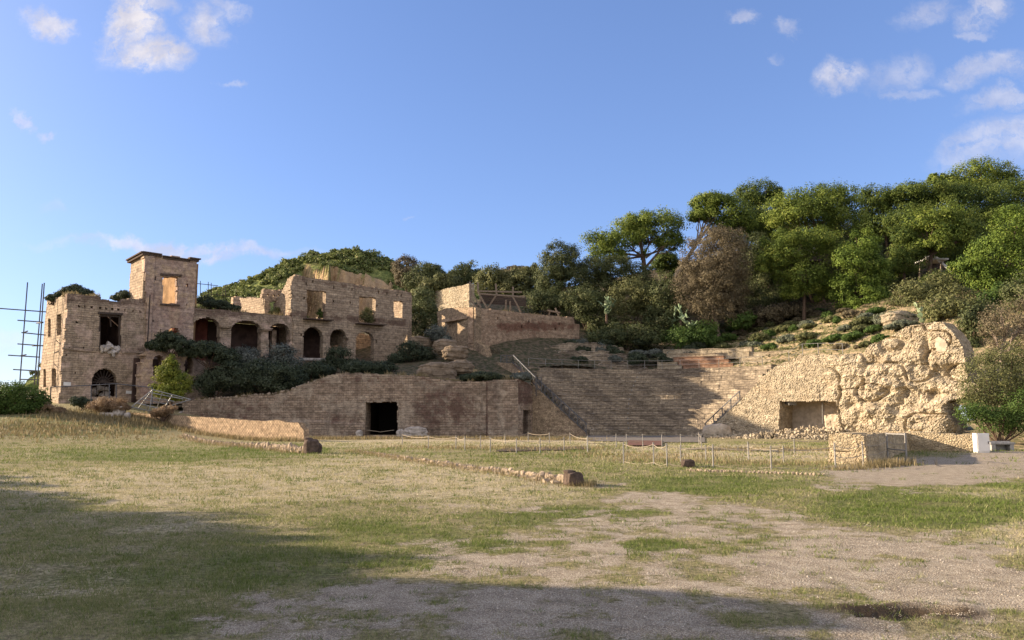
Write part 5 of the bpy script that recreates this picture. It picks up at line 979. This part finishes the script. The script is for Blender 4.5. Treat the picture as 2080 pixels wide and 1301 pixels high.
# ------------------------------------------------------------------ garden in front of the villa, bank and roof plants
GP = 'shrubs in the shaded villa garden'
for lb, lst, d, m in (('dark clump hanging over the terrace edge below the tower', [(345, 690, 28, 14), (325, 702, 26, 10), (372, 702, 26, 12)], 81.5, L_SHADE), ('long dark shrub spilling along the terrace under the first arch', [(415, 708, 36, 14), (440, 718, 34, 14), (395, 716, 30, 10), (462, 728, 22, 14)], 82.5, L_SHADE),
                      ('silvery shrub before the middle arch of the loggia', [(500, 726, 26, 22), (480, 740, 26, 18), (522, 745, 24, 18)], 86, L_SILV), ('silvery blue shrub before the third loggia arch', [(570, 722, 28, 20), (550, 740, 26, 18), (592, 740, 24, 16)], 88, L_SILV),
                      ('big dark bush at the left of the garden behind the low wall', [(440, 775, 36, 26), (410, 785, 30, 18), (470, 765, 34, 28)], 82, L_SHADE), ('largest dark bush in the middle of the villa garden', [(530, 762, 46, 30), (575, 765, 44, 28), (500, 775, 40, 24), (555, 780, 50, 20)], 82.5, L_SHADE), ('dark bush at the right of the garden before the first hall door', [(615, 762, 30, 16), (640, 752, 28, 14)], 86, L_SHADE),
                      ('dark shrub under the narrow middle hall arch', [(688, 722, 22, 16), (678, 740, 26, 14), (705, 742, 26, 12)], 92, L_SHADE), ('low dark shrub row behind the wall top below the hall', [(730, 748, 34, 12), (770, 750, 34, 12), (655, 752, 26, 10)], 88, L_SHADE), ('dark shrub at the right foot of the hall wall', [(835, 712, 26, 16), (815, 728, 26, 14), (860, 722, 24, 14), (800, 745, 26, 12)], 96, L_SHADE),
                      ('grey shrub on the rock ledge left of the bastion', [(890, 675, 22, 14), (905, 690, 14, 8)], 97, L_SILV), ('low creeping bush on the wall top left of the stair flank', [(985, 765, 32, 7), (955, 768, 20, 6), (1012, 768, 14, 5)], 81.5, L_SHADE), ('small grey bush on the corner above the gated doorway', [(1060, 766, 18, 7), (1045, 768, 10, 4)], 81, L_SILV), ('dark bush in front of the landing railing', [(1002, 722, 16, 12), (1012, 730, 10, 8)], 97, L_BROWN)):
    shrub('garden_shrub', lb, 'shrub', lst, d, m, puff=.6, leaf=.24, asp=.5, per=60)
tree('lime_conifer', 'lime-green cone-shaped conifer lit by sun before the villa terrace', 'conifer', [(347, 738, 13, 16), (343, 760, 24, 20), (363, 775, 22, 22), (328, 783, 20, 20), (352, 796, 36, 16)], 75, L_LIME, base=(348, 815), puff=.42, leaf=.2, per=60, tr=.12, under=.8)
shrub('green_bush', 'broad leafy green bush at the far left edge below the scaffolding', 'shrub', [(30, 798, 36, 22), (62, 808, 32, 18), (0, 806, 36, 24), (84, 815, 16, 12), (-30, 800, 40, 26), (20, 826, 44, 16), (65, 828, 34, 12), (-30, 828, 44, 16)], 70, L_GREEN, puff=.5, leaf=.2, per=40)
for lb, lst, d, m in (('rusty dry shrub before the fanlight arch', [(228, 815, 26, 14), (205, 822, 24, 10), (245, 825, 16, 8)], 71, L_DRY), ('pinkish dry shrub at the broken wall end', [(330, 833, 16, 9), (345, 828, 12, 10), (318, 838, 12, 6)], 70.5, L_DRY), ('tawny dry weeds at the villa left corner', [(100, 828, 14, 10), (86, 832, 12, 8), (120, 833, 14, 6)], 70, L_DRY), ('dark green weed clump beside the fanlight arch', [(160, 812, 16, 8), (178, 818, 14, 7)], 73, L_SHADE)):
    lst = [(a, b + e * .35, c, e) for a, b, c, e in lst]; lo = max(q[1] + q[3] * .7 for q in lst); gd = G(lst[0][0], lo)[1] if lo > 858 else 999; d = gd if gd < 90 else d
    shrub('bank_shrub', lb, 'shrub', lst, d, m, puff=.4, leaf=.2, asp=.22 if m is L_DRY else .45, per=60, dens=1.0)
for lb, lst, pl_, off in (('leafy plant growing on the wing roof behind the parapet', [(150, 593, 26, 9), (172, 596, 18, 7), (128, 599, 16, 6), (155, 586, 12, 7)], 82.5, 0), ('grey plant at the lit left roof edge', [(103, 606, 10, 6), (112, 604, 8, 6)], 82, 0), ('roof plant against the tower foot', [(255, 602, 18, 8), (274, 605, 14, 6), (238, 606, 12, 5), (250, 597, 9, 6)], 86, 0), ('dark plants overgrowing the arcade roof beside the tower', [(415, 612, 20, 12), (440, 620, 26, 9), (465, 626, 22, 7)], 93, 0),
                          ('green plant inside the rear wall window', [(563, 632, 10, 8), (555, 636, 8, 5)], 98, 1), ('spiky green plant in the right big window of the hall', [(744, 640, 14, 16), (752, 650, 10, 10)], 103.5, 1), ('small fresh green plant in the left big hall window', [(651, 638, 7, 10)], 99, 2)):
    shrub('roof_plant' if off == 0 else 'window_plant', lb, 'plant', lst, pl_, L_SHADE if off == 0 else (L_OLIVE if off == 1 else L_GREEN), puff=.4, leaf=.2, asp=.35, per=50)
# scattered shrubs of the sunny bank
rs = np.random.RandomState(17)
BK = [(1500, 668, 20, 8, 0), (1542, 688, 18, 9, 1), (1560, 680, 14, 7, 0), (1600, 690, 18, 8, 2), (1618, 640, 16, 8, 3), (1640, 686, 22, 9, 1), (1655, 700, 16, 8, 0), (1480, 688, 18, 8, 0), (1575, 652, 16, 9, 3), (1690, 650, 16, 7, 1), (1735, 685, 20, 9, 0), (1760, 655, 24, 8, 1), (1790, 690, 18, 8, 0), (1815, 650, 36, 14, 2), (1835, 662, 26, 9, 2), (1720, 668, 14, 6, 2), (1690, 690, 14, 6, 0), (1640, 660, 14, 7, 2), (1520, 700, 16, 6, 2), (1470, 705, 14, 6, 1), (1600, 668, 12, 6, 1), (1560, 706, 12, 5, 0), (1730, 640, 18, 8, 3), (1660, 640, 16, 7, 3), (1780, 670, 18, 7, 0), (1540, 660, 14, 7, 3), (1710, 706, 16, 7, 3)]
MS = [(L_GREEN, 'green shrub on the sunlit terraced bank above the right end of the seats'), (L_OLIVE, 'olive-green shrub on the sunlit terraced bank above the right end of the seats'), (L_GREY, 'pale grey-green shrub on the sunlit terraced bank above the right end of the seats'), (L_BROWN, 'brown dry shrub on the sunlit terraced bank above the right end of the seats')]
def onhill(u, v, d0=80, d1=140):
    for d in np.arange(d0, d1, .4):
        p = P(u, v, d)
        if p[2] < float(hill(p[0], p[1])): return d
    return d1
for q in range(46):
    u = rs.uniform(1450, 1800); v = rs.uniform(628, 708); BK.append((u, v, rs.uniform(7, 17), rs.uniform(3, 7), int(rs.choice([0, 0, 1, 1, 2, 3]))))
for (u, v, a, b, k) in BK:
    shrub('bank_bush', MS[k][1], 'shrub', [(u, v - b * .2, a, b * .8, 0), (u + a * rs.uniform(.3, .9), v + b * .2, a * .6, b * .6, rs.uniform(-.6, .3)), (u - a * rs.uniform(.4, 1), v + b * .3, a * .5, b * .5, rs.uniform(-.6, .3)), (u + a * rs.uniform(-.3, .3), v - b * .6, a * .45, b * .6, 0)], onhill(u, v + b * .6), MS[k][0], puff=.4, leaf=.2, per=50, group='low shrubs scattered on the sunlit bank' + ['', ' (olive)', ' (grey)', ' (brown)'][k], parts=False)
for i in range(34):
    u, v = rs.uniform(1010, 1420), 0; v = rs.uniform(694, 738); dk = L_SHADE if rs.rand() < .6 else L_SILV
    shrub('seat_weed', 'low %s weed clump growing over the ruined upper seats' % ('dark green' if dk is L_SHADE else 'silvery'), 'weed', [(u, v, rs.uniform(8, 20), rs.uniform(4, 8), 0), (u + 9, v + 2, rs.uniform(6, 12), 4, 0)], min(106, 97.5 + (738 - v) * .2), dk, puff=.4, leaf=.2, per=44, group='weed clumps on the ruined seats' + (' (dark)' if dk is L_SHADE else ' (silvery)'), parts=False)
# ground cover of the sunny bank
n = 26000; x = rs.uniform(24, 52, n); y = rs.uniform(84, 122, n); z = hill(x, y); k = (z < 19) & inpoly(x, y, HP) & (fbm(x * .35, y * .5, 0, 133, 4) + .5 * fbm(x * 1.3, y * 1.3, 0, 134, 3) > .0); x, y, z = x[k], y[k], z[k]; m = len(x)
nn = rs.normal(size=(m, 3)) + [0, 0, .8]; nn /= np.linalg.norm(nn, axis=1)[:, None]; V, Fc, TT = leafmesh(np.stack([x, y, z + rs.uniform(.0, .22, m)], 1), nn, .3, .13, np.clip(vn(x * .6, y * .6, 0, 135) + rs.normal(size=m) * .15, 0, 1), rs)
tag(mk('bank_ground_cover', V, Fc, L_OLIVE, None, {'tint': TT}), 'low patchy green ground cover on the sunlit bank', 'ground cover', kind='stuff')
# prickly pears
def cactus(label, u, v, d, n, sd):
    rs = np.random.RandomState(sd); mb = MB(); root = empty('prickly_pear', P(u, v, d), label, 'cactus'); pads = [(P(u, v, d), Vector((0, 0, 1)))]
    for k in range(n):
        b, dr = pads[rs.randint(len(pads))]; dr = (Vector(dr) * .5 + Vector(rs.normal(size=3) * .5) + Vector((0, 0, .55))).normalized(); c = np.array(b) + np.array(dr) * .36; a = math.atan2(rs.normal(), rs.normal())
        q = dr.to_track_quat('Z', 'Y'); V = []
        for i in range(8):
            for s in (-1, 1): V.append(c + np.array(q @ Vector((math.cos(i * math.pi / 4) * .2, s * .03, math.sin(i * math.pi / 4) * .28))))
        Fq = [[i * 2, (i * 2 + 2) % 16, (i * 2 + 3) % 16, i * 2 + 1] for i in range(8)] + [[i * 2 for i in range(8)], [i * 2 + 1 for i in range(8)][::-1]]; mb.add(V, Fq, rs.rand()); pads.append((c + np.array(dr) * .25, dr))
    mb.build('pads', L_CACT, root); mb = MB(); mb.tube([P(u, v, d) - [0, 0, 1.2], P(u, v, d) + [0, 0, .3]], [.2, .14], 7); mb.build('stem', BARK, root)
cactus('tall pale prickly pear cactus in the dark thicket right of the bastion', 1232, 640, 110, 46, 1); cactus('pale prickly pear cactus at the edge of the thicket by the grey-brown tree', 1382, 650, 108.5, 26, 2); cactus('spreading prickly pear cactus under the grey-brown tree', 1402, 672, 105.5, 30, 3); cactus('bright prickly pear cactus behind the sunlit ruin slab', 1873, 658, 80, 12, 4)
# rocks on the slope left of the bastion
rk = MB()
for lb, u, v, d, r, sd in (('big smooth grey rock in shade behind the front wall top', 888, 752, 85, (2.2, 1.2, 1.15), 3), ('long rock ledge on the slope left of the stepped wall', 935, 742, 88, (1.5, 1.0, .7), 5), ('stepped rock ledge halfway up the slope by the bastion side', 925, 712, 91, (1.6, 1, .8), 7), ('upper broken rock ledge under the bastion side wall', 905, 700, 94, (1.5, 1, .8), 9), ('pale rock outcrop right of the hall wall foot', 855, 692, 98, (1.6, 1, .7), 12)):
    c = P(u, v, d); tag(rock('rock_outcrop', c - [0, 0, r[2] * .4], (r[0], r[1], r[2] * 1.2), sd, ROCK, .4, .3), lb, 'rock')
# far scrub on the hill, one mass nobody could count
rs = np.random.RandomState(23); n = 4200; ii = rs.randint(0, X.size if False else Zf.size, n); xs_, ys_, zs_ = np.meshgrid(fx, fy, indexing='ij')[0].ravel()[ii], np.meshgrid(fx, fy, indexing='ij')[1].ravel()[ii], Zf.ravel()[ii]
ok = (ys_ > 205) & (ys_ < 290) & (S((cm.ravel()[ii] - .1) / .3) < .3) & (vn(xs_ * .09, ys_ * .09, 0, 5) + .5 * vn(xs_ * .3, ys_ * .3, 0, 6) > .62); xs_, ys_, zs_ = xs_[ok], ys_[ok], zs_[ok]
B = [((x, y, z + .5), (r * 1.3, r * 1.3, r)) for x, y, z, r in zip(xs_, ys_, zs_, rs.uniform(.4, 1.15, len(xs_)))]
B += [((float(np.interp(u, [q[0] for q in ridge], rw[:, 0])), HD + rs.uniform(-4, 3), float(np.interp(u, [q[0] for q in ridge], rw[:, 2])) + rs.uniform(-.5, .8)), (rs.uniform(.8, 1.9),) * 2 + (rs.uniform(.7, 1.9),)) for u in rs.uniform(560, 860, 60)]
C, Nn, T = crown_pts(B, 1.4, 9, rs, .55); V, Fc, TT = leafmesh(C, Nn, .75, .5, T, rs); tag(mk('hill_scrub', V, Fc, L_SCRUB, None, {'tint': TT}), 'low green and brown scrub covering the far hill', 'scrub', kind='stuff')

# evergreens standing left of the lawn; the low sun throws their shadow over the near grass
for lb, q in (('tall dense evergreen left of the lawn, tallest of its row', [((-26.5, 11.7, 4.0), (1.9, 1.3, 4.5)), ((-26.4, 10.2, 4.0), (2, 1.8, 4.5)), ((-27, 8, 3.9), (2.2, 2.4, 4.6))]), ('middle evergreen of the row left of the lawn', [((-25.5, 13.3, 3.2), (1.6, 1.2, 3.7)), ((-25.2, 14.3, 2.9), (1.4, 1.2, 3.3)), ((-26, 14.8, 2.4), (1.6, 2.0, 3.1)), ((-26, 16.5, 2.3), (1.6, 1.6, 3.0)), ((-26.4, 13.2, 2.8), (1.6, 1.6, 3.6)), ((-25, 15.1, 5.6), (.5, .32, .9)), ((-25, 15.6, 2.8), (1.4, 1.2, 3.3)), ((-25, 17, 2.6), (1.5, 1.4, 3.1))]), ('lowest evergreen at the far end of the row left of the lawn', [((-25, 18.8, 2.2), (1.6, 1.5, 2.5)), ((-25, 20.5, 2.0), (1.6, 1.5, 2.1)), ((-26, 18, 2.0), (1.6, 1.8, 2.6)), ((-26, 20, 1.8), (1.6, 1.8, 2.2)), ((-25, 22.5, 1.7), (1.5, 1.5, 1.9)), ((-25, 24.8, 1.4), (1.4, 1.5, 1.6))]), ('broad evergreen nearest the camera left of the lawn', [((-27, 5, 4.4), (2.4, 2.6, 5.5)), ((-27, 1.5, 4.4), (2.4, 2.6, 5.5)), ((-26, -2, 4), (2.4, 2.4, 4.8))])):
    SEED[0] += 1; r_ = np.random.RandomState(SEED[0]); root = empty('evergreen_tree', (q[0][0][0], q[0][0][1], 0), lb, 'tree', 'evergreens along the left side of the lawn')
    C, Nn, T = crown_pts([(np.array(c), np.array(r)) for c, r in q], .55, 60, r_, 1.5, .9); V, Fc, TT = leafmesh(C, Nn, .42, .3, T, r_); mk('crown', V, Fc, L_OAK, root, {'tint': TT})
    mb = MB()
    for c, r in q: mb.tube([(c[0], c[1], -.2), (c[0], c[1], c[2]), (c[0], c[1], c[2] + r[2] * .6)], [.18, .14, .05], 7)
    mb.build('trunk', BARK, root)

# ------------------------------------------------------------------ grass
rs = np.random.RandomState(41)
def scatter(d0, d1, n):
    d = np.sqrt(rs.uniform(d0 * d0, d1 * d1, n)); x = d * rs.uniform(-.82, .82, n); return x, d
VV, TT_, cnt = [], [], 0
for d0, d1, n, hgt, wd in ((5, 8, 150000, .027, .006), (8, 13, 160000, .029, .0095), (13, 22, 120000, .034, .017), (22, 36, 80000, .052, .027), (36, 62, 56000, .07, .042)):
    x, y = scatter(d0, d1, n); gr, gn, dr = masks(x, y); cl = fbm(x * 4, y * 4, 0, 91, 3) + .9 * fbm(x * 1.2, y * 1.2, 0, 93, 3)
    k = (rs.rand(n) > gr * 2.1 - .05) & (rs.rand(n) < np.clip(.6 + cl * 2.4, .06, 1)) & ~inpoly(x, y, HP) & (y < 79)
    x, y, gn, dr, cl = x[k], y[k], gn[k], dr[k], cl[k]; m = len(x); z = g0(x, y)
    hh = hgt * rs.uniform(.5, 1.35, m) * (1 + .5 * gn) * (1 + .8 * np.clip(cl, 0, 1)); a = rs.uniform(0, 2 * math.pi, m); ln = rs.uniform(.2, 1.1, m) * hh; b = rs.uniform(0, 2 * math.pi, m)
    w = wd * rs.uniform(.6, 1.3, m) / 2; p = np.stack([x, y, z - .004], 1); e = np.stack([np.cos(a) * w, np.sin(a) * w, 0 * w], 1)
    tip = p + np.stack([np.cos(b) * ln, np.sin(b) * ln, hh], 1); VV.append(np.stack([p - e, p + e, tip], 1).reshape(-1, 3))
    TT_.append(np.repeat(np.clip(.46 - .40 * gn + .42 * dr + rs.normal(size=m) * .24, 0, 1), 3))
for d0, d1, nc, nb, hh0, w0, sp in ((5, 9, 420, 26, .055, .006, .035), (9, 16, 900, 24, .07, .010, .05), (16, 30, 1500, 20, .09, .018, .08), (30, 58, 1800, 14, .12, .035, .14)):
    x, y = scatter(d0, d1, nc * 3); gr, gn, dr = masks(x, y); k = (rs.rand(len(x)) < (.18 + .6 * vn(x * .5, y * .5, 0, 97)) * (1 - .85 * gr)) & ~inpoly(x, y, HP); x, y, gn, dr = x[k], y[k], gn[k], dr[k]; sc = rs.uniform(.5, 1.5, len(x))
    xx = np.repeat(x, nb) + rs.normal(size=len(x) * nb) * sp * np.repeat(sc, nb) * 1.4; yy_ = np.repeat(y, nb) + rs.normal(size=len(x) * nb) * sp * np.repeat(sc, nb); m = len(xx); h_ = hh0 * np.repeat(sc, nb) * rs.uniform(.3, 1.1, m); a = rs.uniform(0, 6.28, m); b = rs.uniform(0, 6.28, m); ln = h_ * rs.uniform(.2, 1.2, m)
    p = np.stack([xx, yy_, g0(xx, yy_) - .004], 1); e = np.stack([np.cos(a), np.sin(a), 0 * a], 1) * (w0 * rs.uniform(.3, .7, (m, 1))); VV.append(np.stack([p - e, p + e, p + np.stack([np.cos(b) * ln, np.sin(b) * ln, h_], 1)], 1).reshape(-1, 3)); TT_.append(np.repeat(np.clip(np.repeat(.22 - .3 * gn + .5 * dr * (rs.rand(len(x)) < .45), nb) + rs.normal(size=m) * .12, 0, 1), 3))
V = np.concatenate(VV); tag(mk('grass', V, np.arange(len(V)).reshape(-1, 3), L_GRASS, None, {'tint': np.concatenate(TT_)}), 'short patchy green and straw-coloured grass of the lawn', 'grass', kind='stuff')
PV, PT = [], []
for d0, d1, n, r0 in ((5, 8, 70000, .0045), (8, 13, 70000, .0065), (13, 20, 36000, .010)):
    x, y = scatter(d0, d1, n); gr, gn, dr = masks(x, y); k = rs.rand(n) < np.clip(gr * 1.5 - .25, .012, 1); x, y = x[k], y[k]; m = len(x); r = r0 * rs.uniform(.45, 1.5, m) * (1 + 1.1 * (rs.rand(m) > .97)); z = g0(x, y); a = rs.uniform(0, 6.28, m); c = np.stack([x, y, z], 1); q = []
    for i in range(4): q.append(c + np.stack([np.cos(a + i * 1.571) * r * rs.uniform(.7, 1.25, m), np.sin(a + i * 1.571) * r * rs.uniform(.7, 1.25, m), -.15 * r], 1))
    q.append(c + np.stack([rs.normal(size=m) * r * .3, rs.normal(size=m) * r * .3, r * rs.uniform(.3, .7, m)], 1)); PV.append(np.stack(q, 1).reshape(-1, 3)); PT.append(np.repeat(rs.rand(m), 5))
V = np.concatenate(PV); b = np.arange(len(V) // 5)[:, None] * 5; Fq = np.concatenate([b + np.array([[0, 1, 4]]), b + np.array([[1, 2, 4]]), b + np.array([[2, 3, 4]]), b + np.array([[3, 0, 4]])])
PEB = m_leaf('loose_pebble', (.27, .225, .165), (.48, .415, .325), (.62, .55, .45), 0.0); tag(mk('pebbles', V, Fq, PEB, None, {'tint': np.concatenate(PT)}), 'loose pale pebbles of the worn gravel', 'gravel', kind='stuff')
# tall dry stalks along wall feet and inside the fences
VV, TT_ = [], []
def stalks(pts, n, spread, h, green=.3, w=.02):
    pts = [np.array(p[:2]) for p in pts]; seg = rs.randint(0, len(pts) - 1, n); f = rs.rand(n); A = np.array(pts)[seg]; Bq = np.array(pts)[seg + 1]; xy = A + (Bq - A) * f[:, None] + rs.normal(size=(n, 2)) * spread
    z = g0(xy[:, 0], xy[:, 1]); hh = h * rs.uniform(.35, 1.2, n); b = rs.uniform(0, 6.28, n); a = rs.uniform(0, 6.28, n); ln = hh * rs.uniform(.05, .5, n); p = np.c_[xy, z]; e = np.stack([np.cos(a), np.sin(a), 0 * a], 1) * w * rs.uniform(.5, 1.2, (n, 1))
    VV.append(np.stack([p - e, p + e, p + np.stack([np.cos(b) * ln, np.sin(b) * ln, hh], 1)], 1).reshape(-1, 3)); TT_.append(np.repeat(np.clip(rs.normal(size=n) * .25 + .55 - green * (rs.rand(n) < .5), 0, 1), 3))
stalks([G(630, 893), G(760, 893), G(1000, 893), G(1190, 895)], 3000, .8, .34, .5, .035); stalks([G(820, 910), G(1000, 912), G(1190, 914)], 1300, 1.6, .22, .2, .03); stalks([G(1270, 935), G(1450, 942), G(1680, 945)], 1000, .9, .2, .3, .018); stalks([G(1200, 925), G(1420, 930)], 700, 1.6, .2, .2, .025)
stalks([XY(256, 73), XY(450, 66.5), XY(620, 61.3)], 2600, .5, .38, .3, .04); stalks([XY(374, 63.2), e1 + [-.3, .2, 0]], 1600, .35, .26, .3, .025); stalks([G(712, 917), e2 + [-.3, .4, 0]], 2600, .28, .17, .3, .014); stalks([e2 + [.2, -.1, 0], e2 + [.3, .3, 0]], 500, .2, .16, 1, .01)
stalks([G(1750, 950), G(1850, 944)], 800, .3, .3, .9, .016); stalks([G(1690, 955), G(1760, 953)], 300, .3, .2, .3, .015); stalks([XY(130, 70), XY(320, 70)], 2600, 1.6, .5, .3, .045); stalks([XY(10, 62), XY(230, 62)], 2600, 3.2, .3, .5, .05); stalks([G(1440, 915), G(1690, 915)], 900, .8, .22, .6, .03)
def topweeds(pl_, us, vs2, n, h):
    u = rs.uniform(us[0], us[-1], n); v = np.interp(u, us, vs2); off = rs.uniform(-2.2, -.1, n); p = np.array([pl_.at(a, b + 1.0, o) for a, b, o in zip(u, v, off)]); hh = h * rs.uniform(.3, 1.2, n) * np.clip(vn(u * .07, 0, 0, 12) * 2 - .5, .05, 1); a = rs.uniform(0, 6.28, n); e = np.stack([np.cos(a), np.sin(a), 0 * a], 1) * .05; ln = hh[:, None] * rs.normal(size=(n, 3)) * [.4, .4, 0]
    VV.append(np.stack([p - e, p + e, p + ln + np.stack([0 * hh, 0 * hh, hh], 1)], 1).reshape(-1, 3)); TT_.append(np.repeat(np.clip(rs.normal(size=n) * .25 + .35, 0, 1), 3))
topweeds(WP, [371, 430, 500, 575, 640, 690, 780, 862, 950, 1048], [816, 811, 805, 799, 774, 758, 760, 764, 774, 770], 2600, .5); topweeds(FP, [137, 204], [598, 601], 500, .5); topweeds(FP, [396, 485, 590], [625, 634, 642], 700, .6); topweeds(FP, [601, 690, 836], [560, 572, 595], 300, .35); topweeds(BF, [962, 1050, 1166], [625, 635, 645], 500, .5)
V = np.concatenate(VV); tag(mk('dry_weeds', V, np.arange(len(V)).reshape(-1, 3), L_STRAW, None, {'tint': np.concatenate(TT_)}), 'tall straw-coloured weeds along wall feet and fences', 'weeds', kind='stuff')
